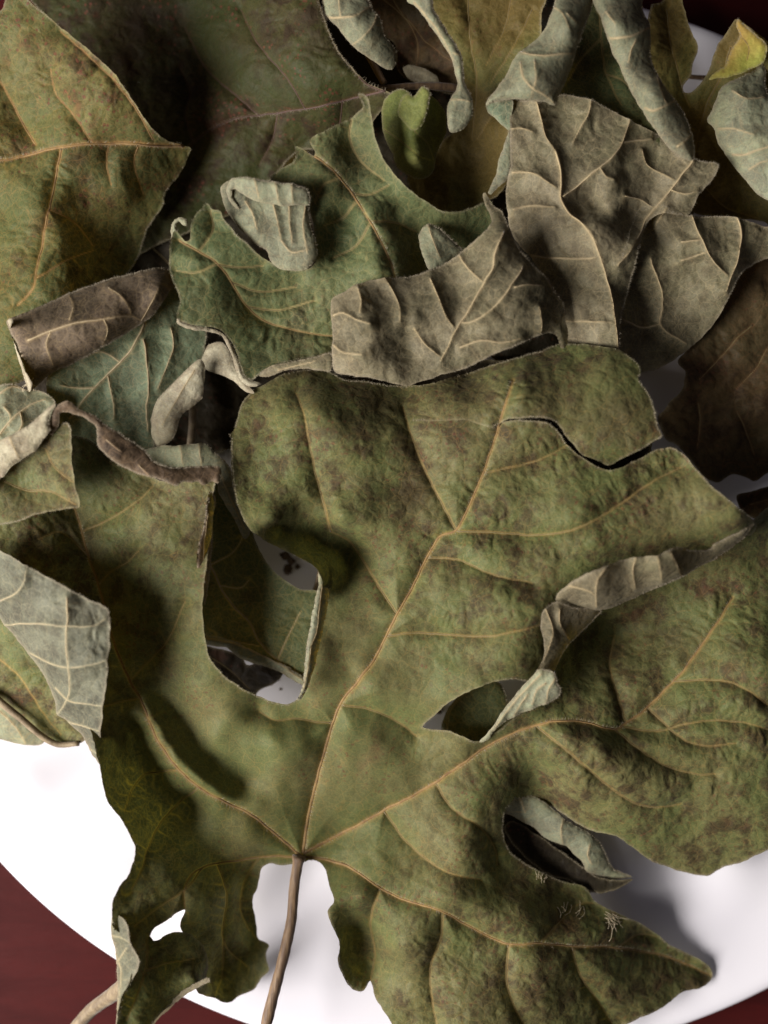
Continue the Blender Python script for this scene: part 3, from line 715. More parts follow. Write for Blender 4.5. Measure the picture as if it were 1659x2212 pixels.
fold(main, V("1166 1446 1196 1452 1205 1474 1213 1496 1200 1512 1150 1532 1102 1553 1068 1578 1052 1600 1035 1604 1052 1585 1064 1568 1085 1536 1110 1506 1135 1476 1155 1457"),
     V3("1190 1455 80  1205 1500 70  1150 1530 56  1102 1553 36  1052 1600 16  1085 1536 44  1135 1480 64"),
     [(2.6, Q(4, "700 740 660 770 640 830")), (2.6, Q(4, "740 720 710 770 700 830")), (2.6, Q(4, "620 790 590 830 560 880")), (2.4, Q(4, "680 700 600 780 530 860 480 930"))],
     mat='greenunder', pillow=4, arch=(10, 14))
# pale curled strip in the sinus
fold(main, V("690 1232 704 1240 711 1262 709 1300 703 1335 694 1380 686 1410 678 1448 668 1475 655 1504 642 1512 652 1488 657 1455 659 1425 663 1390 672 1340 679 1300 688 1262"),
     V3("695 1240 30  708 1300 34  690 1400 40  655 1500 26  672 1340 52  660 1430 50"),
     [(3.2, V("697 1265 690 1310 685 1360 672 1400 666 1440 655 1490"))], mat='greenunder', arch=(12, 10), pillow=1)
# brown hem folded down along the upper left lobe
fold(main, V("104 935 106 905 115 882 130 870 149 866 171 885 203 896 227 917 267 940 307 968 335 996 370 1008 442 1006 475 1009 476 1030 470 1045 455 1040 440 1047 425 1040 410 1043 395 1040 381 1050 365 1044 352 1038 333 1033 305 1026 283 1018 262 1008 240 993 220 975 211 962 209 940 208 924 196 912 178 900 160 896 145 890 130 892 125 920 112 940"),
     V3("115 890 96  150 880 102  222 940 92  300 1002 84  410 1012 78  475 1012 74  340 1030 88  240 970 94  130 950 80  430 1042 78"),
     [(2.2, V("230 950 260 975")), (2.2, V("300 1005 320 1026"))], mat='brownunder', arch=(8, 12), tint=[(250, 965, 120, 1), (380, 1025, 90, .9), (130, 930, 60, 1)])
fold(main, V("-40 1080 -40 960 0 950 40 930 75 905 102 880 118 872 108 890 104 915 107 926 95 945 75 972 55 985 30 1000 15 1015 8 1030 0 1032"),
     V3("0 960 88  60 925 96  110 880 104  0 1030 82  60 980 88  -40 1000 84"),
     [(2.4, V("20 945 40 990"))], mat='cream', arch=(8, 14), tint=[(60, 960, 60, .25)])
# tooth folded over the upper left corner
fold(main, V("-40 1020 0 1026 12 1026 30 1006 55 990 75 975 95 948 112 925 150 915 156 955 158 1000 165 1050 173 1097 150 1098 120 1104 80 1112 40 1128 0 1134 -40 1140"),
     V3("0 1030 66  100 950 70  155 980 80  172 1097 96  100 1100 72  0 1130 60  60 1050 58"),
     [(3, V("10 1040 60 1060 110 1062 165 1090")), (2.6, V("158 1040 120 1010 100 970"))], side=1, mat='main', name='folded_lobe', pillow=4, rough=4, tint=[(110, 950, 45, 1), (70, 1120, 60, .8)])
# narrow hem on the right of the left lobe
fold(main, V("455 1060 466 1085 459 1120 458 1170 455 1230 446 1290 441 1310 434 1262 424 1215 428 1180 442 1120 446 1080"),
     V3("455 1090 50  457 1200 46  441 1300 40  428 1200 66  440 1120 62"), [(2.4, V("450 1110 440 1180 445 1260"))], mat='brownunder', arch=(7, 10), tint=[(445, 1110, 50, 1)])
# pale strip at the lower left
fold(main, V("245 1972 262 1982 275 1998 280 2022 286 2045 298 2068 296 2100 284 2120 270 2150 262 2180 270 2215 272 2240 248 2240 250 2200 254 2150 253 2100 250 2060 242 2020 241 1990"),
     V3("245 1990 70  250 2100 60  250 2220 60  275 2010 92  295 2080 96  268 2160 90"),
     [(2.6, V("245 2020 262 2024 280 2035")), (2.6, V("252 2080 275 2045")), (2.4, V("250 2060 262 2100 252 2180"))], mat='greyunder', arch=(8, 12))
fold(main, V("447 2114 452 2122 430 2134 400 2152 372 2176 345 2200 312 2240 296 2240 330 2200 368 2166 398 2140 430 2122"),
     V3("447 2118 62  370 2172 48  310 2235 40"), [], mat='taupe', arch=(6, 8))
petiole(main, V3("646 1850 -44  640 1885 -44  634 1930 -40  630 1985 -34  614 2060 -24  596 2130 -16  578 2200 -8  566 2260 0"), 11, 12.5, knots=[(0.0, .4)])

# ------------------------------------------------------------------ upper left: big leaf with orange ribs
B1 = leaf('mottled olive leaf in the upper left corner with orange ribs', [(180, 400)])
blade(B1, 'blade', 'lit', V("-50 30 0 36 14 24 28 -40 48 -40 62 2 105 38 140 66 200 118 250 163 290 222 328 276 356 300 392 312 412 322 404 350 388 385 362 420 356 450 335 480 318 510 300 560 250 640 180 740 80 815 -50 830"),
      V3("0 50 40  60 5 62  150 75 66  250 165 64  330 280 14  392 314 -40  0 200 10  100 200 34  200 240 40  0 345 0  130 320 22  250 316 4  60 270 -6  100 450 30  70 620 34  180 420 -14  250 400 -6  330 380 -46  380 350 -60  340 470 -84  160 560 0  230 560 -60  10 450 -20  10 600 0  150 700 0  50 780 0  280 520 -84"),
      [(8.5, V("395 314 320 312 250 310 130 318 60 332 0 346 -45 352")), (5.5, V("132 320 120 380 104 450 92 520 80 580 70 622 40 660")), (4.0, Q(1, "150 620 100 540 60 460 0 350")), (3.2, V("330 300 290 230 240 168 190 122 130 66")), (2.6, V("235 312 230 350 240 400")), (2.6, V("300 312 290 350 310 420")), (2.6, V("80 600 150 560 200 540")), (2.6, V("104 450 160 480 200 530")), (2.4, V("200 312 160 250 120 200 110 150"))],
      pillow=5, ladder=7, rough=6, wide=12, seed=5, scale=1.3, veinmat='veintop', tint=[(175, 345, 26, 1), (190, 395, 26, 1), (200, 480, 60, .5), (250, 330, 60, .5)])

B2 = leaf('mottled leaf painted dark for shade at the top left, russet rib down its right margin', [(500, 250)])
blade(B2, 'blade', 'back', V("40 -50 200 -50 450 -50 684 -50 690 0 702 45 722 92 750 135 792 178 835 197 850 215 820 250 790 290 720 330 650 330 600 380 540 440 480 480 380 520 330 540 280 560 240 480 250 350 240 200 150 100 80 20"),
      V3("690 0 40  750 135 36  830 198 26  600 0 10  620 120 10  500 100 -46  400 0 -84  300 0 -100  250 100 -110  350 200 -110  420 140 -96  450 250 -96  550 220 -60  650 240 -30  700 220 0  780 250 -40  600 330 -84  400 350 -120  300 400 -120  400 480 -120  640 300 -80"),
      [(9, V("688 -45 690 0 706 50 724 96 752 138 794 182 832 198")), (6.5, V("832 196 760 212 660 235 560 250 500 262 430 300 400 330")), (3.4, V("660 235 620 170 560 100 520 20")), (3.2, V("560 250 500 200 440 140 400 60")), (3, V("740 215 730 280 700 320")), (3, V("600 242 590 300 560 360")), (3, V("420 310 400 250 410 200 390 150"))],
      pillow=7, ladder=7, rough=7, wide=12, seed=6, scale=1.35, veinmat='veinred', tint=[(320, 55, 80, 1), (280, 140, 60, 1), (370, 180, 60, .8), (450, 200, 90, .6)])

# ------------------------------------------------------------------ taupe rolled leaf at the left
C1 = leaf('taupe leaf rolled like a tube, below the orange-ribbed leaf at the left', [(190, 700)])
fold(C1, V("14 690 40 678 80 662 130 640 180 620 230 602 280 590 310 582 345 578 366 583 374 605 362 635 342 665 322 688 300 702 262 724 225 748 185 770 150 788 110 806 82 828 68 840 60 826 52 800 42 765 30 735 18 714"),
     V3("14 690 88  130 640 72  250 600 66  350 580 58  30 735 104  60 810 70  150 700 118  250 670 112  340 625 92  150 788 62  300 702 60"),
     [(4.5, V("60 735 110 715 160 698 220 690 280 682 305 692")), (3, V("235 622 262 640 278 662 284 682")), (3, V("150 690 158 660 150 640")), (3, V("225 690 232 715 222 745")), (2.8, V("110 715 100 745 115 790")), (2.6, V("305 692 330 650 345 620"))],
     name='blade', mat='mauveunder', arch=(26, 36), pillow=4, ladder=3, veinmat='veinunder', tint=[(170, 670, 40, 1), (120, 680, 40, .7), (60, 790, 50, .6), (320, 620, 40, .6)])
fold(C1, V("14 690 22 688 20 712 26 736 40 768 52 800 66 830 62 846 54 828 44 796 30 762 14 735 8 715"), V3("15 695 96  40 770 104  62 840 84"), [], mat='cream', arch=(7, 7), name='curled_edge')

# blue green leaf below it
E1 = leaf('blue-green leaf with yellow ribs, underside up, tucked below the taupe rolled leaf at the left', [(270, 850)])
fold(E1, V("100 815 150 780 230 735 310 690 350 640 400 600 440 640 446 720 438 770 425 810 398 850 360 880 338 900 330 930 330 965 300 1000 200 980 130 930 108 880"),
     V3("110 830 20  230 740 30  320 720 34  380 640 20  440 730 14  420 820 0  340 890 16  320 800 34  200 850 10  150 900 16  250 900 6  310 960 18  270 800 20"),
     [(5.5, V("315 700 290 750 262 783 235 808 205 838 180 865 150 905")), (4.5, V("312 735 318 770 320 810 321 850 316 880 318 930")), (3.4, V("234 812 240 845 246 880 244 905")), (3.2, V("370 710 376 750 362 790 340 840")), (3, V("205 838 160 838 130 832")), (3, V("262 783 220 760 190 770"))],
     name='blade', mat='darkgreenunder', pillow=6, ladder=4, rough=4, tint=[(220, 860, 60, .5), (300, 900, 50, .5)])
F1 = leaf('cream-coloured curled leaf beside the black gap left of centre', [(380, 860)])
fold(F1, V("332 880 345 855 370 830 400 800 430 775 442 790 440 830 434 862 404 886 388 905 380 935 365 955 340 965 322 945 325 910"), V3("340 900 6  400 820 26  440 800 36  430 860 10  350 950 0"), [(2.4, V("420 800 390 850 350 920"))], name='blade', mat='cream', arch=(12, 22))
fold(F1, Q(1, "880 1500 960 1480 1030 1600 1060 1650 1100 1700 1060 1690 1000 1640 900 1600 850 1570"), V3("450 750 6  520 810 20  545 845 24"), [], name='folded_lobe', mat='cream', arch=(8, 20), tint=[(480, 780, 50, .5)])
petiole(F1, V3("416 860 -60  416 910 -90  412 960 -120"), 8, 9, 'palestalk')
# pale piece above the hem
G1 = leaf('pale green strip of leaf just above the brown hem of the large leaf', [(420, 985)])
fold(G1, V("308 975 330 966 350 962 390 962 430 957 445 958 462 975 480 990 500 1015 505 1040 512 1080 530 1120 540 1150 528 1165 505 1120 480 1080 470 1060 470 1020 440 1016 380 1014 340 1008"),
     V3("310 975 10  440 960 18  500 1020 0  535 1150 -30  440 1015 6  360 1005 6"), [(2.2, V("390 965 395 1005")), (2.2, V("430 960 436 1010")), (2.4, V("470 1010 500 1080 530 1145"))], name='blade', mat='greenunder', arch=(8, 16), pillow=4)

# dark green leaf in the gap between the left and middle lobes
H1 = leaf('dark green leaf in the gap between the left and middle lobes of the large leaf', [(560, 1300)])
fold(H1, V("430 1060 470 1040 500 1085 520 1120 545 1150 560 1185 585 1225 620 1255 650 1272 690 1280 700 1330 690 1440 668 1478 640 1462 610 1440 570 1425 540 1410 500 1390 440 1372 400 1360 400 1200"),
     V3("450 1100 -60  520 1130 -56  600 1240 -50  690 1285 -44  540 1280 -76  460 1250 -70  600 1340 -56  660 1400 -36  655 1470 -40  560 1415 -50  450 1375 -62  500 1340 -66"),
     [(5.5, V("450 1210 475 1265 500 1305 540 1345 560 1385 600 1425 660 1470")), (3, V("455 1220 500 1195 520 1170 525 1150")), (3, V("475 1265 520 1270 540 1250")), (3, V("440 1375 500 1385 560 1395")), (3, V("600 1425 620 1380 650 1320"))],
     name='blade', mat='green', side=1, veinmat='veinunder', pillow=4, ladder=5, rough=4)
fold(H1, V("430 1372 500 1382 540 1402 575 1418 612 1436 640 1452 668 1474 660 1482 630 1468 598 1450 560 1436 520 1424 490 1400 440 1392"),
     V3("430 1380 -50  540 1412 -40  660 1478 -30"), [(3.4, V("440 1378 500 1388 545 1406 600 1432 660 1474"))], mat='greenunder', arch=(8, 10))
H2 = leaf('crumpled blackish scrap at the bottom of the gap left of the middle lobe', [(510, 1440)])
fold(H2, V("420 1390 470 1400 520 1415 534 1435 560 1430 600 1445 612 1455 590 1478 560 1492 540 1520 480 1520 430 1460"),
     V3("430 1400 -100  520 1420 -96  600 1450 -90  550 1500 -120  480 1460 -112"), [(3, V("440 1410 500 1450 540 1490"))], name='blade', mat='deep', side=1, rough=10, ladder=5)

# ------------------------------------------------------------------ green leaf with curled tips, upper middle
J1 = leaf('green leaf with a yellow middle rib and curled tips, upper middle of the heap', [(620, 560)])
JP = V("735 180") and V("368 590 368 560 370 530 380 500 392 512 402 524 412 520 414 492 424 468 436 452 450 442 462 454 478 460 484 474 498 492 515 512 540 534 562 555 592 574 615 584 650 588 672 583 684 560 680 500 660 440 620 410 586 392 598 374 630 356 640 338 638 318 652 320 666 328 678 336 680 326 668 306 692 292 720 280 748 264 770 250 784 236 774 212 790 214 800 236 806 280 822 335 850 378 880 410 920 442 960 462 1000 460 1035 445 1060 440 1060 500 1000 560 960 640 800 700 740 760 650 778 605 790 578 800 560 812 545 822 530 816 520 792 508 752 486 722 470 712 440 706 418 704 398 698 384 688 388 668 392 650 380 622")
blade(J1, 'blade', 'green', JP,
      V3("368 560 66  380 640 58  450 445 84  420 500 74  480 500 66  560 558 50  640 588 30  440 580 74  500 640 44  570 690 20  660 720 14  560 800 20  510 740 28  430 700 46  600 640 26  700 620 34  700 480 56  690 400 66  680 335 78  640 320 70  720 370 74  790 460 76  830 530 72  855 590 66  760 320 52  784 240 78  800 300 76  880 420 60  780 400 46  860 460 40  960 470 22  1030 450 10  900 560 20  760 560 44  740 480 36  620 390 56  760 680 20"),
      [(7.5, V("662 322 680 336 720 370 760 418 790 462 812 500 830 535 845 570 860 620")), (5, V("388 520 430 545 470 570 500 610 530 658 570 692 640 714 720 726 800 720")), (3.2, V("735 385 700 400 680 440")), (3.2, V("770 435 740 470 700 490")), (3.2, V("800 480 770 530 720 560")), (3, V("760 418 800 420 840 400")), (3, V("800 478 850 480 900 500")), (3, V("760 262 755 300 780 350 830 390")), (3, V("470 572 520 580 570 575")), (3, V("500 610 560 630 640 620")), (3, V("535 662 600 670 680 650")), (3, V("430 545 460 500 455 455")), (2.8, V("470 572 420 590 380 585"))],
      pillow=6, ladder=9, rough=5, wide=14, scale=1.3, seed=9, edgelift=4, tint=[(420, 660, 50, .5), (760, 360, 60, .6), (560, 780, 50, .5)])
fold(J1, V("383 684 396 694 418 702 440 705 466 712 484 722 498 742 508 762 518 790 528 812 545 822 562 826 552 834 532 832 514 812 502 775 490 745 478 726 452 716 420 712 394 706 380 694"),
     V3("384 688 60  470 716 40  520 800 30  555 830 34"), [], mat='cream', arch=(6, 7), name='curled_edge')
fold(J1, Q(1, "740 1040 735 1000 742 960 760 942 800 940 812 960 800 975 770 955 756 975 770 1010 765 1040 740 1080"), V3("370 500 70  395 475 86"), [], mat='taupegreen', arch=(8, 7), name='curled_edge', h=2)
fold(J1, V("556 808 580 792 620 782 680 770 716 762 716 800 690 800 640 796 600 806 575 814"), V3("560 812 40  640 790 54  715 780 64"), [(2.2, V("600 800 680 780"))], mat='taupe', arch=(8, 12), name='curled_edge')
# S-shaped curl
K = fold(J1, Q(1, "950 815 960 795 1000 768 1050 764 1100 770 1200 785 1270 795 1330 820 1335 900 1346 980 1368 1055 1368 1115 1335 1155 1290 1168 1230 1165 1190 1150 1165 1120 1150 1080 1100 1050 1060 1010 1020 970 985 920 962 870"),
     V3("480 405 96  520 385 112  600 395 110  665 412 104  500 450 84  570 520 90  640 480 100  670 520 104  640 580 92  590 570 80"),
     [(2.8, Q(1, "1060 870 1090 920 1110 990")), (2.8, Q(1, "1180 880 1200 960 1215 1040")), (2.8, Q(1, "1250 880 1252 960 1262 1050")), (2.4, Q(1, "1320 890 1310 980 1330 1100")), (2.4, Q(1, "1215 1040 1260 1090 1330 1080"))],
     mat='taupegreen', arch=(12, 14), name='curled_tip', pillow=4, tint=[(530, 420, 28, 1), (505, 440, 30, .8), (610, 500, 30, .7), (580, 545, 22, .9)])
fold(J1, Q(1, "985 790 1000 768 1050 764 1100 770 1200 785 1270 795 1330 820 1334 880 1290 886 1220 890 1160 880 1110 872 1070 850 1040 832 1015 812 1000 815 1005 850 1030 900 1000 880 980 840 975 810"),
     V3("495 390 118  560 390 136  665 415 130  640 442 122  560 435 118"), [(2.4, Q(1, "1100 775 1120 860")), (2.4, Q(1, "1190 790 1205 880")), (2.4, Q(1, "1260 800 1265 880"))], mat='greenunder', arch=(9, 12), name='curled_edge')

# ------------------------------------------------------------------ top middle group
O1 = leaf('small pale curled leaf hanging from the top edge, left of the centre top', [(780, 60)])
fold(O1, V("694 -50 696 0 702 30 730 58 745 78 762 98 790 118 805 128 828 144 846 148 858 132 856 108 846 92 830 70 822 40 800 10 790 -50"),
     V3("700 0 60  740 60 64  830 140 50  856 120 50  800 20 74  760 40 90  790 80 88"),
     [(4, V("700 36 730 38 765 34 800 14")), (3, V("815 20 808 50 785 78 762 96")), (2.4, V("730 -20 735 36"))], name='blade', mat='taupegreen', arch=(10, 20), pillow=4, tint=[(820, 90, 40, .7)])
L1 = leaf('small bright green twisted leaf in the hollow at the top middle', [(890, 280)])
fold(L1, Q(2, "0 440 30 405 62 388 100 395 130 420 150 395 165 380 200 408 235 440 262 480 270 560 255 610 232 650 222 700 212 745 170 775 120 768 80 750 50 715 40 680 20 640 0 590 -10 520"),
     V3("835 230 10  890 225 50  912 192 74  950 240 20  935 300 -6  880 300 40  850 300 16  900 340 60  925 370 10  860 360 0  905 260 70"),
     [(3, Q(2, "0 560 60 600 110 640 160 680 200 690")), (3, Q(2, "160 400 150 470 130 560 190 620 215 690"))], name='blade', mat='fresh', side=1, arch=(16, 30), pillow=6, rough=5, tint=[(940, 300, 40, .8), (840, 280, 26, .7), (900, 370, 40, .4)])
fold(L1, Q(2, "165 380 200 408 195 450 180 520 150 560 120 570 90 540 60 500 70 440 100 410 130 420"), V3("912 192 92  920 240 86  890 280 70  870 230 70"), [], name='folded_lobe', mat='fresh', side=1, arch=(12, 16))
M1 = leaf('olive and amber leaf at the top middle with one long pale rolled margin', [(1040, 200)])
blade(M1, 'blade', 'amber', V("880 -50 1000 -50 1185 -50 1180 0 1170 30 1168 80 1160 120 1130 170 1100 240 1100 300 1105 380 1080 420 1050 440 1000 458 950 458 900 430 880 380 930 340 960 300 990 270 1000 200 980 120 940 50 900 10"),
      V3("900 0 30  1000 0 40  1010 100 26  1170 0 80  1150 120 60  1080 100 40  1040 200 -10  1000 300 -60  1100 300 0  1080 420 -20  950 440 -60  900 400 -60  1000 400 -70  1110 30 64"),
      [(3.4, V("1010 -40 1015 80 1030 180 1020 300")), (2.8, V("1110 -40 1090 60 1050 140")), (2.8, V("1150 20 1110 100 1060 180")), (2.6, V("1120 180 1070 240 1030 300"))],
      pillow=5, ladder=4, rough=7, seed=14, tint=[(1060, 330, 90, .8), (1020, 60, 30, .4)])
fold(M1, Q(2, "90 -60 100 0 112 12 130 20 165 60 200 110 245 175 290 250 305 300 315 345 312 385 290 420 275 460 274 520 285 570 305 570 340 555 372 520 386 480 380 420 362 380 350 345 345 290 335 240 310 190 285 150 262 110 240 80 215 30 200 -60"),
     V3("880 0 100  930 55 104  980 140 92  990 200 80  970 260 70  1000 280 60  1020 220 80  990 80 108  940 10 116"),
     [(2.8, Q(2, "130 10 200 90 260 180 300 260")), (2.6, Q(2, "300 230 330 240")), (2.6, Q(2, "290 430 330 430 375 440"))], mat='greenunder', arch=(12, 14), tint=[(975, 120, 20, .6), (985, 240, 26, .7)])
MB = leaf('dark brown leaf folded deep in the hollow at the top, behind the pale curled strip', [(900, 80)])
fold(MB, V("720 -50 900 -50 960 40 1000 120 1000 200 900 180 860 150 850 90 780 60"), V3("750 0 -40  900 0 -30  980 140 -70  880 160 -90"), [(3, V("800 -20 880 40 940 110 990 150")), (2.6, V("850 0 900 80 900 150"))], name='blade', mat='brown', side=1, rough=12, ladder=8)
petiole(MB, V3("780 196 0  830 192 -20  900 186 -30  980 190 -40  1010 200 -50"), 7, 9, 'stalk')
petiole(MB, V3("690 -20 -20  760 60 -24  830 180 -10"), 6, 8, 'stalk', 'stem')
fold(MB, V("870 145 890 138 925 150 950 172 940 182 905 178 880 165"), V3("890 150 -50  940 175 -50"), [], mat='cream', arch=(8, 10), name='curled_edge', tint=[(910, 160, 60, .5)])

# ------------------------------------------------------------------ top right group
N1 = leaf('grey-green leaf with both margins rolled inwards like a scroll, at the top right', [(1260, 200)])
blade(N1, 'blade', 'green', V("1260 -50 1320 -50 1330 60 1380 200 1440 300 1440 330 1380 290 1330 260 1280 225 1210 205 1200 150 1230 60"),
      V3("1280 0 20  1220 180 60  1300 200 20  1350 150 24  1430 310 60  1290 100 -10  1340 230 40"),
      [(3, V("1290 -30 1300 80 1310 160 1340 230")), (2.6, V("1300 80 1260 120 1230 170")), (2.6, V("1310 160 1350 180 1390 240"))], seed=17, pillow=5, rough=6, tint=[(1250, 120, 60, .9)])
fold(N1, Q(2, "745 -60 740 0 722 60 692 128 640 182 570 240 540 300 490 375 445 435 440 455 470 440 552 425 640 432 690 438 735 456 762 400 800 320 830 225 870 110 902 20 905 -60"),
     V3("1200 0 120  1170 80 110  1110 130 104  1060 215 100  1190 225 108  1240 120 112  1275 10 110  1220 60 140  1160 160 140"),
     [(4.4, Q(2, "590 225 640 238 700 242 760 236 810 236")), (3.8, Q(2, "590 270 600 330 640 380 690 410 735 448")), (2.6, Q(2, "790 60 830 100")), (2.4, Q(2, "650 260 655 340 640 400")), (2.4, Q(2, "730 30 770 60 800 130"))],
     mat='taupegreen', arch=(22, 30), name='rolled_margin', pillow=3, tint=[(1250, 60, 40, .5), (1180, 190, 40, .3)])
fold(N1, Q(2, "440 440 470 438 552 425 560 440 552 500 548 560 510 535 480 505 450 478"), V3("1050 225 60  1100 215 84  1100 280 66"), [], mat='darkgreenunder', arch=(5, 10), name='folded_lobe', tint=[(1090, 230, 40, .9)])
fold(N1, Q(2, "905 -60 905 0 940 80 980 200 1040 330 1100 450 1180 570 1225 630 1262 662 1300 685 1335 692 1345 655 1335 600 1305 500 1250 420 1200 350 1172 290 1156 230 1155 160 1150 100 1125 50 1110 -60"),
     V3("1285 0 120  1320 100 110  1380 225 108  1450 320 116  1495 345 122  1470 240 100  1400 130 100  1385 20 110  1350 60 136  1410 200 136"),
     [(4.4, Q(2, "975 165 1020 162 1080 150 1150 115")), (4.4, Q(2, "1130 468 1160 480 1210 460 1265 430")), (3, Q(2, "1090 170 1070 210 1055 270")), (3.6, Q(2, "1265 635 1300 610 1330 580")), (2.4, Q(2, "1180 330 1200 400 1220 450")), (2.4, Q(2, "960 50 1000 100"))],
     mat='taupegreen', arch=(22, 30), name='rolled_margin', pillow=3, tint=[(1400, 30, 45, .7), (1430, 200, 40, .5), (1370, 135, 18, .8)])

T1 = leaf('amber leaf with a bright yellow tip in the top right corner', [(1500, 250)])
blade(T1, 'blade', 'amber', Q(2, "1150 30 1175 22 1200 10 1222 -60 1270 -60 1290 20 1312 100 1330 150 1356 205 1330 290 1320 335 1292 370 1292 395 1320 402 1345 385 1400 312 1420 250 1445 185 1460 170 1500 110 1520 80 1540 90 1580 120 1655 185 1760 260 1760 1100 1640 960 1450 940 1300 900 1260 700 1200 500 1150 400 1120 200"),
      V3("1430 0 40  1450 100 20  1500 100 16  1480 190 -30  1600 60 60  1655 100 60  1560 150 20  1500 230 -40  1450 250 -20  1500 350 -60  1600 400 -60  1650 480 -60  1480 440 -70  1640 200 30"),
      [(4, V("1580 100 1560 160 1530 220 1510 290 1500 360")), (3, V("1440 20 1450 100 1470 180 1490 230")), (2.8, V("1560 160 1610 150 1650 130")), (2.8, V("1530 220 1580 260 1640 300")), (2.6, V("1510 380 1560 440 1640 470"))],
      pillow=6, ladder=5, rough=8, seed=21, tint=[(1440, 60, 60, .7), (1530, 420, 130, 1), (1520, 280, 40, .5)])
fold(T1, Q(2, "1640 270 1650 240 1655 190 1600 140 1560 105 1530 80 1525 110 1540 150 1510 200 1490 240 1470 290 1420 320 1400 350 1430 345 1480 340 1560 310"),
     V3("1650 120 84  1595 50 88  1570 120 60  1620 140 70  1540 170 50"), [(2.4, V("1600 70 1620 100 1615 130"))], side=1, mat='yellow', name='folded_lobe', arch=(8, 16), rough=4)
petiole(T1, V3("1470 164 -90  1520 168 -96  1560 170 -100"), 5, 5, 'stalk')
U1 = leaf('pale grey-green leaf with its underside outward at the right edge, below the yellow tip', [(1600, 300)])
fold(U1, Q(2, "1645 270 1600 300 1560 320 1520 345 1480 362 1445 395 1432 435 1415 480 1400 512 1420 550 1442 600 1470 650 1500 690 1540 740 1580 790 1620 830 1660 858 1760 900 1760 300 1665 400"),
     V3("1650 140 50  1560 190 50  1532 255 50  1580 350 56  1655 425 60  1600 250 96  1650 300 110  1650 200 80"),
     [(4, Q(2, "1510 665 1560 665 1620 645 1700 620")), (3, Q(2, "1500 400 1560 430 1640 420")), (2.8, Q(2, "1440 560 1520 560 1600 580")), (2.4, Q(2, "1580 730 1630 700 1670 690"))],
     name='blade', mat='greenunder', arch=(14, 26), pillow=5, ladder=5, rough=5, tint=[(1640, 200, 40, .7)])

# big folded leaf, underside out
P1 = leaf('large taupe folded leaf, underside up with cream ribs, in the right half below the scroll', [(1280, 500)])
PB = Q(2, "548 440 560 428 640 430 665 442 700 420 780 393 830 405 900 432 980 470 1050 510 1120 538 1190 570 1260 640 1300 668 1345 680 1400 690 1452 698 1448 730 1425 770 1390 810 1355 850 1340 890 1312 930 1230 920 1160 940 1120 1000 1100 1080 1085 1160 1062 1250 1040 1330 1026 1400 1018 1530 960 1540 850 1540 780 1520 770 1450 780 1330 740 1250 690 1180 640 1112 590 1050 560 1000 540 930 530 850 535 780 550 700 545 600")
PR = Q(2, "1100 900 1180 880 1225 890 1240 905 1320 930 1400 928 1450 924 1500 930 1535 940 1600 950 1660 965 1760 970 1760 1080 1660 1110 1600 1140 1560 1165 1530 1210 1490 1290 1450 1370 1400 1440 1340 1490 1290 1530 1250 1560 1180 1590 1120 1605 1080 1640 1000 1640 930 1560 940 1400 1000 1200")
blade(P1, 'blade', 'taupe', [dict(poly=PB), dict(poly=PR, lift=[(1380, 680, 2000, -26)])],
      V3("1105 230 80  1110 340 84  1098 400 74  1105 480 70  1150 560 60  1200 640 70  1230 740 60  1220 230 96  1300 230 92  1420 290 92  1500 345 100  1555 350 104  1500 430 80  1400 380 90  1300 320 96  1200 320 100  1210 420 108  1300 430 92  1360 460 70  1290 438 70  1290 478 118  1230 455 96  1290 560 104  1330 680 96  1335 760 84  1250 600 70  1370 520 100  1380 500 70  1360 640 66  1430 470 84  1480 500 92  1590 480 104  1600 540 100  1560 660 70  1500 740 30  1400 800 0  1430 700 40  1450 600 66  1700 500 110  1650 560 70"),
      [(4.4, Q(2, "660 445 680 520 700 590 742 650")), (6.5, Q(2, "742 650 765 720 768 790 766 850 800 920 850 965 890 1020 920 1085 945 1160 968 1230 990 1320 1008 1420 1018 1530")), (4.6, Q(2, "775 845 830 810 900 750 960 705 1010 650 1040 590 1060 520")), (5.0, Q(2, "1338 692 1300 740 1240 820 1180 890 1130 950 1100 1020 1050 1100 1005 1150")), (3.4, Q(2, "555 745 600 740 650 748 700 775 745 805")), (3, Q(2, "550 560 590 555 640 570")), (3.2, Q(2, "895 435 880 500 850 550 820 610")), (3, Q(2, "1020 620 1080 605 1160 595")), (3.2, Q(2, "640 1100 700 1112 800 1120 910 1118")), (3, Q(2, "790 1382 880 1385 995 1390")), (2.8, Q(2, "1120 640 1140 700 1200 740 1250 775")), (2.8, Q(2, "1040 850 1110 860 1160 890")), (2.8, Q(2, "560 900 640 885 740 890")), (2.6, Q(2, "930 730 960 770 990 780")), (2.6, Q(2, "1240 820 1300 840 1350 830")),
       (5.4, Q(2, "1530 940 1546 990 1545 1050 1525 1130 1495 1200 1475 1260")), (3.8, Q(2, "1330 935 1350 1000 1372 1050 1410 1120 1480 1192")), (3.8, Q(2, "1150 1120 1175 1190 1200 1250 1208 1320 1200 1400 1240 1440 1310 1482")), (3.2, Q(2, "1040 1380 1120 1410 1200 1398")), (2.6, Q(2, "1180 960 1220 900")), (2.6, Q(2, "1280 1050 1370 1040")), (2.6, Q(2, "1280 1130 1400 1090"))],
      side=-1, pillow=6, ladder=6, rough=8, wide=11, seed=25, fuzz=1.0, tint=[(1370, 420, 60, .6), (1300, 340, 60, .5), (1500, 400, 60, .6), (1350, 600, 60, .6), (1110, 260, 40, .4), (1580, 520, 50, .6), (1250, 350, 40, .5), (1450, 720, 80, .6)])
fold(P1, Q(2, "545 560 520 620 500 680 480 760 450 830 462 838 500 800 535 770 552 690"), V3("1100 290 40  1060 420 20"), [], mat='greenunder', arch=(5, 12), name='folded_lobe')

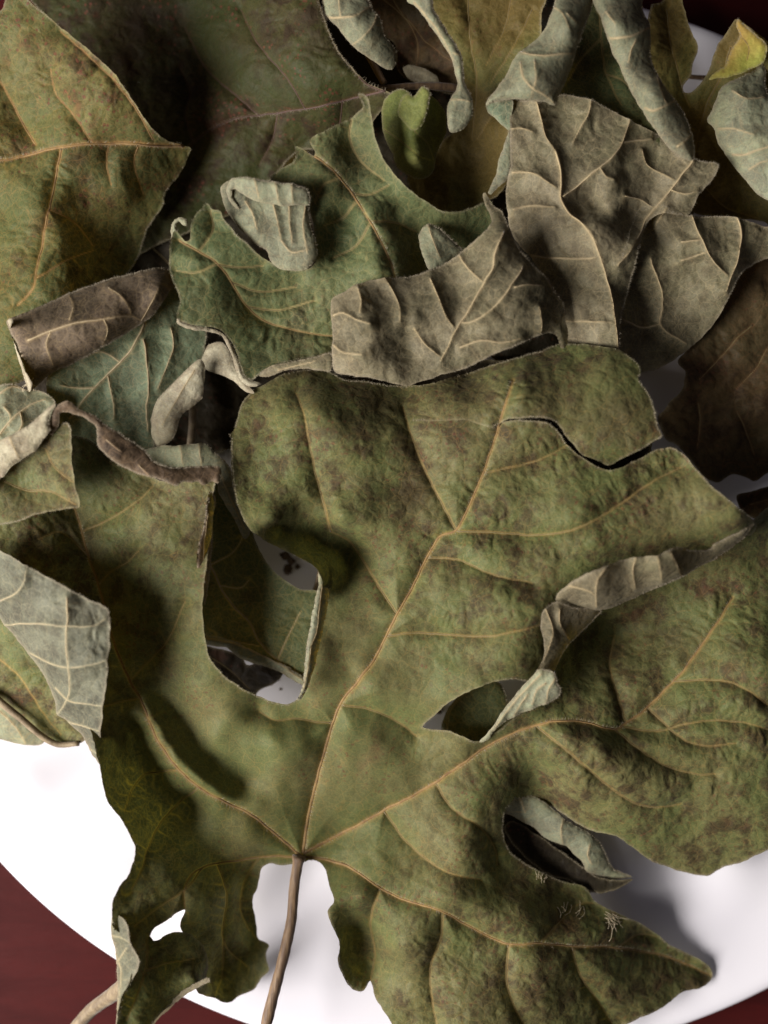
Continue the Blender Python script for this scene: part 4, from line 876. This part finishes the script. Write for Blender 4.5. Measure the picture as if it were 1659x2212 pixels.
# the brown leaf under it at the right
Q1 = leaf('dark brown leaf at the right edge, below the large taupe folded leaf', [(1560, 800)])
blade(Q1, 'blade', 'brown', Q(2, "1760 1000 1660 1110 1580 1120 1500 1180 1450 1300 1380 1420 1300 1520 1262 1558 1270 1580 1295 1602 1292 1650 1280 1690 1235 1735 1205 1775 1180 1800 1195 1860 1210 1900 1250 1920 1310 1980 1380 2060 1440 2085 1500 2050 1560 2060 1600 2080 1660 2040 1760 2040"),
      V3("1650 560 -30  1600 680 -20  1480 780 -50  1460 830 -60  1430 900 -76  1500 1000 -100  1650 1010 -100  1560 900 -90  1650 850 -60  1600 760 -24"),
      [(4, Q(2, "1600 1400 1540 1450 1470 1530 1410 1590 1360 1640")), (3, Q(2, "1660 1500 1600 1600 1520 1680")), (3, Q(2, "1360 1740 1370 1820 1350 1940")), (3, Q(2, "1520 1780 1560 1860 1600 1960"))],
      pillow=5, ladder=5, rough=9, seed=29)
Q2_ = leaf('narrow brown leaf edge showing right of the middle lobe tip at the right margin', [(1640, 1090)])
fold(Q2_, V("1590 1070 1620 1062 1660 1050 1720 1040 1720 1100 1660 1110 1630 1120 1600 1105"), V3("1600 1080 -70  1700 1070 -60"), [(2.4, V("1620 1090 1690 1070"))], name='blade', mat='brown', side=1)

# tilted brown leaf on top of the heap
D1 = leaf('mottled taupe leaf in the middle of the heap, underside out with a pointed brown tip', [(950, 680)])
blade(D1, 'blade', 'taupe', V("716 762 718 730 715 690 714 660 716 642 745 625 770 612 800 603 850 597 890 592 915 585 955 568 985 552 1010 530 1040 505 1062 480 1058 460 1050 440 1045 425 1047 410 1056 420 1066 438 1084 450 1092 465 1100 490 1115 520 1130 545 1155 575 1180 598 1200 628 1218 652 1222 690 1228 720 1226 745 1214 752 1208 735 1200 722 1185 720 1160 726 1130 740 1100 752 1075 760 1040 778 1005 795 960 808 920 820 880 832 850 826 800 815 760 808 725 802"),
      V3("716 642 104  718 720 110  725 800 96  800 605 110  900 592 104  1000 540 100  1060 470 110  1047 412 120  1080 520 148  1064 570 142  1040 640 126  970 740 104  955 790 92  800 700 138  850 650 112  880 730 90  900 680 130  940 620 116  1000 610 116  1130 560 118  1130 640 130  1200 640 96  1220 720 84  1100 700 132  1060 740 128  1150 720 116  1000 790 100  850 800 108  780 790 118  760 740 118"),
      [(4.6, Q(2, "520 1000 480 1090 470 1160 440 1210 400 1280 360 1350 320 1410 280 1490 245 1560")), (4, Q(2, "600 1155 560 1220 510 1290 450 1350 390 1385 335 1395")), (3.8, Q(2, "200 1200 235 1280 265 1360 300 1410")), (3.4, Q(2, "325 1100 350 1140 385 1180 425 1220")), (3.2, Q(2, "0 1195 40 1260 65 1320 70 1390")), (3.2, Q(1, "1545 1240 1560 1300 1555 1350")), (3, Q(1, "1440 1360 1480 1350 1540 1380 1600 1400")), (3, Q(1, "1440 1490 1480 1520 1560 1530")), (2.8, Q(2, "130 1420 180 1490 240 1540")), (2.8, Q(2, "670 1330 680 1400 676 1440")), (2.8, Q(2, "560 1245 620 1235 690 1240")), (2.8, Q(2, "330 1500 420 1470 520 1480 600 1460"))],
      side=-1, pillow=6, ladder=6, rough=6, wide=12, scale=1.12, seed=33, edgelift=-6, tint=[(1080, 600, 60, .9), (1150, 640, 60, 1), (930, 650, 50, .9), (780, 700, 50, .8), (860, 720, 50, .9), (960, 770, 50, .7), (1060, 460, 40, .8), (1120, 690, 40, .7)])
S1 = leaf('small oval leaf tip poking out above the mottled taupe leaf in the middle', [(930, 530)])
fold(S1, Q(2, "150 1030 158 1000 185 968 215 972 250 990 285 1022 315 1050 340 1075 260 1160 215 1180 185 1150 165 1090"), V3("910 510 60  960 500 64  990 540 60  920 560 74"), [(3, Q(2, "190 970 205 1020 225 1070 240 1110"))], name='blade', mat='taupegreen', arch=(10, 18), tint=[(980, 520, 30, .7)])

# ------------------------------------------------------------------ lower edges and gaps
V1 = leaf('grey-green rolled leaf seen through the oval gap in the right lobe of the large leaf', [(1200, 1810)])
fold(V1, Q(4, "470 1150 560 1200 640 1225 700 1262 750 1300 800 1340 860 1375 910 1405 950 1450 975 1510 1000 1548 1040 1565 1072 1580 1035 1590 990 1592 940 1580 880 1560 862 1520 820 1480 790 1445 760 1435 700 1412 650 1370 590 1335 540 1310 480 1300"),
     V3("1090 1700 -60  1200 1760 -50  1290 1810 -60  1360 1896 -90  1260 1870 -84  1170 1810 -80  1110 1760 -80"),
     [(3, Q(4, "775 1330 765 1370 770 1430")), (3, Q(4, "890 1440 880 1480 895 1520")), (2.8, Q(4, "590 1240 610 1300"))], name='blade', mat='greenunder', arch=(16, 30), pillow=4, tint=[(1310, 1860, 40, .5), (1250, 1800, 40, .4)])
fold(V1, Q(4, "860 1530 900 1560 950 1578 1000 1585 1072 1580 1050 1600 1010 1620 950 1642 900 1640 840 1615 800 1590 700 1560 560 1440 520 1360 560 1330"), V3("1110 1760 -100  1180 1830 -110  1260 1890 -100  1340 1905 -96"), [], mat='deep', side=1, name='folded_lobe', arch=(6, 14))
W1 = leaf('dark green leaf with a pale rim seen through the gap right of the middle lobe', [(1030, 1530)])
fold(W1, Q(4, "250 940 262 880 290 830 330 780 390 740 440 720 500 735 530 800 560 900 500 1000 380 1010 300 990"), V3("960 1560 -84  1050 1470 -90  1090 1560 -70"), [(3, V("965 1580 970 1540 995 1505 1030 1480"))], name='blade', mat='green', side=1, arch=(14, 30))
X1 = leaf('dark olive leaf with a thick pale rim at the left edge, above the bare plate', [(60, 1520)])
blade(X1, 'blade', 'main', Q(3, "-80 200 60 260 200 460 330 680 400 780 430 880 400 960 320 1010 250 1015 180 980 100 900 0 810 -80 760"), V3("0 1330 -30  0 1500 -60  100 1580 -70  150 1500 -30  60 1400 -20"), [(3, V("-30 1400 40 1460 90 1540 130 1590"))], seed=41, rough=5, kids=False)
fold(X1, Q(3, "-80 760 0 815 50 860 100 905 140 945 190 985 170 1010 120 1008 60 1000 0 985 -80 980"), V3("-30 1520 -80  90 1600 -90  0 1590 -100"), [(3, Q(3, "0 860 70 930 110 1000"))], mat='greenunder', arch=(6, 14), name='folded_lobe')
petiole(X1, V3("-40 1480 -40  0 1516 -44  50 1556 -50  90 1590 -60  125 1608 -66  170 1606 -60"), 9, 6, 'palestalk', 'margin_rib')
Y1 = leaf('pale veined leaf underside at the left edge, just below the tube-like taupe leaf', [(50, 890)])
fold(Y1, Q(1, "-80 1680 0 1662 60 1655 100 1680 140 1680 200 1700 230 1720 240 1760 215 1850 150 1950 60 2010 20 2060 -80 2100"), V3("0 840 40  100 850 44  110 900 60  0 1000 50  40 900 56"),
     [(4, Q(1, "0 1880 40 1830 90 1780 150 1740 200 1725")), (3.4, Q(1, "0 1700 50 1670 100 1680")), (3, Q(1, "20 1760 50 1800 40 1840")), (3, Q(1, "90 1780 100 1840 60 1900 40 1960")), (3, Q(1, "0 1780 -40 1800"))], name='blade', mat='taupegreen', pillow=8, ladder=6, rough=7, tint=[(40, 850, 40, .6), (60, 880, 50, .5)])
# loose stalks
st = empty('leaf_stalk', W(200, 2170, 0)); tag(st, 'pale broken stalk lying off the plate rim at the bottom left', 'stalk', 'dried fig leaves heaped on the plate')
petiole(st, V3("290 2105 0  252 2142 -60  200 2180 -100  160 2225 -120  130 2260 -130"), 17, 14, 'palestalk', 'stem')
st2 = empty('leaf_stalk', W(690, 1250, 0)); tag(st2, 'thin yellow stalk glimpsed in the gap left of the middle lobe', 'stalk', 'dried fig leaves heaped on the plate')
petiole(st2, V3("694 1225 -80  684 1262 -90  676 1290 -100  668 1330 -110"), 5, 5, 'palestalk', 'stem')

# near-black leaves added in the gaps, their colour standing in for shade
for (pts, z, lab, mt) in ((V('640 800 700 770 860 760 1000 770 1200 800 1390 860 1405 930 1380 1060 1200 1100 1000 1050 850 950'), -70, 'added near-black leaf under the cracked tip of the middle lobe, painting shade in the crack', 'deep'),
                      (V("200 420 380 400 700 380 900 420 1100 380 1120 620 900 700 640 900 520 960 400 1000 330 960 300 820 300 720 160 640 120 520"), -165, 'added blackish leaf, its colour painting the shade in the gap left of centre', 'deep'),
                      (V("-50 760 100 800 250 900 330 1060 480 1100 380 1350 200 1250 -50 1100"), -110, 'added blackish leaf painting shade beneath the left lobe of the large leaf', 'deep'),
                      (V("640 -50 1230 -50 1280 200 1120 460 900 500 700 380 600 100"), -150, 'added blackish leaf painting shade at the bottom of the hollow at the top middle', 'deep'),
                      (V("1080 240 1460 300 1500 460 1420 560 1300 740 1100 800 1000 640"), -110, 'added blackish leaf painting shade beneath the taupe folded leaf', 'deep'),
                      (V("1090 1700 1150 1730 1290 1850 1330 1900 1240 1930 1130 1860 1040 1800"), -150, 'added blackish leaf painting shade at the bottom of the oval gap in the right lobe', 'deep')):
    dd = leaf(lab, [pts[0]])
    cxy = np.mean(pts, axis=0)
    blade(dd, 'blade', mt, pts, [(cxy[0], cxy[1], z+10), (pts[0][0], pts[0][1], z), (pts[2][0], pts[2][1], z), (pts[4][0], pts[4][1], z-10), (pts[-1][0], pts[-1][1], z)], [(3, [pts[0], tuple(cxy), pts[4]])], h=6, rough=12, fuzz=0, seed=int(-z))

# crumbs, fibres
def crumb(x, y, z, r, label):
    me = bpy.data.meshes.new('crumb')
    import bmesh
    bm = bmesh.new(); bmesh.ops.create_icosphere(bm, subdivisions=2, radius=r*U)
    for v in bm.verts: v.co *= 1+.55*float(perlin(v.co.x/U/r*1.3+x, v.co.y/U/r*1.3+v.co.z/U/r, 3)); v.co.z *= .5
    bm.to_mesh(me); bm.free(); me.materials.append(M['crumb'])
    o = bpy.data.objects.new('crumb', me); COL.objects.link(o); o.location = W(x, y, z+r*.4)
    tag(o, label, 'crumb', 'dry crumbs on the plate')
cr = [(616, 1200, 11, 'ragged black crumb topping the cluster in the gap left of the middle lobe'),
      (629, 1214, 9, 'black crumb in the middle of the cluster in the gap left of the middle lobe'),
      (622, 1231, 12, 'largest crumb, lowest of the cluster left of the middle lobe'),
      (643, 1224, 6, 'small crumb on the right of the cluster in the gap left of the middle lobe'),
      (599, 1468, 4, 'dark crumb in the middle of the small plate patch above the sinus rim'),
      (586, 1478, 3, 'tiny crumb, leftmost on the small plate patch above the sinus rim'),
      (606, 1489, 3, 'tiny crumb, lowest on the small plate patch above the sinus rim'),
      (1396, 800, 4, 'crumb on the plate patch beside the dark brown leaf at the right'),
      (136, 1757, 3, 'lone speck on the bare plate at the lower left'),
      (948, 1535, 8, 'rounded brown crumb in the gap right of the middle lobe'),
      (1580, 2010, 2, 'middle speck of three on the bare plate at the lower right'),
      (1574, 2070, 2, 'lowest speck of three on the bare plate at the lower right'),
      (1610, 1985, 2, 'topmost speck of three on the bare plate at the lower right')]
for (x, y, r, lab) in cr:
    crumb(x, y, PLATE_Z+(30 if y > 1900 else 0), r, lab)
def threads(cx, cy, z, n, L, label, surf=True, ang=None):
    r = empty('plant_fibre', W(cx, cy, z)); tag(r, label, 'fibre', 'pale fibres caught on the leaves')
    vs, fs = [], []
    R_ = random.Random(int(cx*7+cy)); done = 0
    for k in range(n*8):
        if done >= n: break
        a = R_.uniform(0, 2*math.pi) if ang is None else ang+R_.gauss(0, .5)
        x, y = cx+R_.gauss(0, L*.3), cy+R_.gauss(0, L*.2); P = []
        c = R_.gauss(0, .08); LL = L*R_.uniform(.3, 1.1); zz = R_.uniform(1.5, 5)
        for i in range(14):
            q = PM((x, y), zz) if surf else None
            if surf and q is None: break
            if q is None: q = W(x, y, z+zz)
            P.append(np.array(q)); x += math.cos(a)*LL/14; y += math.sin(a)*LL/14; a += c+R_.gauss(0, .10); zz += R_.gauss(0, .5)
        if len(P) < 5: continue
        P = np.array(P); done += 1
        v, f = tube(P, R_.uniform(.30, .55)*U, 4)
        o = len(vs); vs += list(v); fs += [tuple(i+o for i in ff) for ff in f]
    o = mesh_obj('strand', np.array(vs), fs, M['thread'], r, np.array(r.location)); o['kind'] = 'stuff'
threads(1172, 1893, -30, 10, 26, 'tuft of fine pale fibres on the lower rim of the oval gap', ang=-1.3)
threads(1318, 1968, -42, 16, 46, 'tangle of pale fibres on the right margin of the lower right lobe', ang=.6)
threads(1225, 1975, -28, 8, 34, 'few thin pale fibres lying across the lower right lobe', ang=-.7)
threads(64, 828, 100, 7, 22, 'wisp of white fibres at the left end of the tube-like taupe leaf', False)
print('QUADS', sum(STAT.values()))
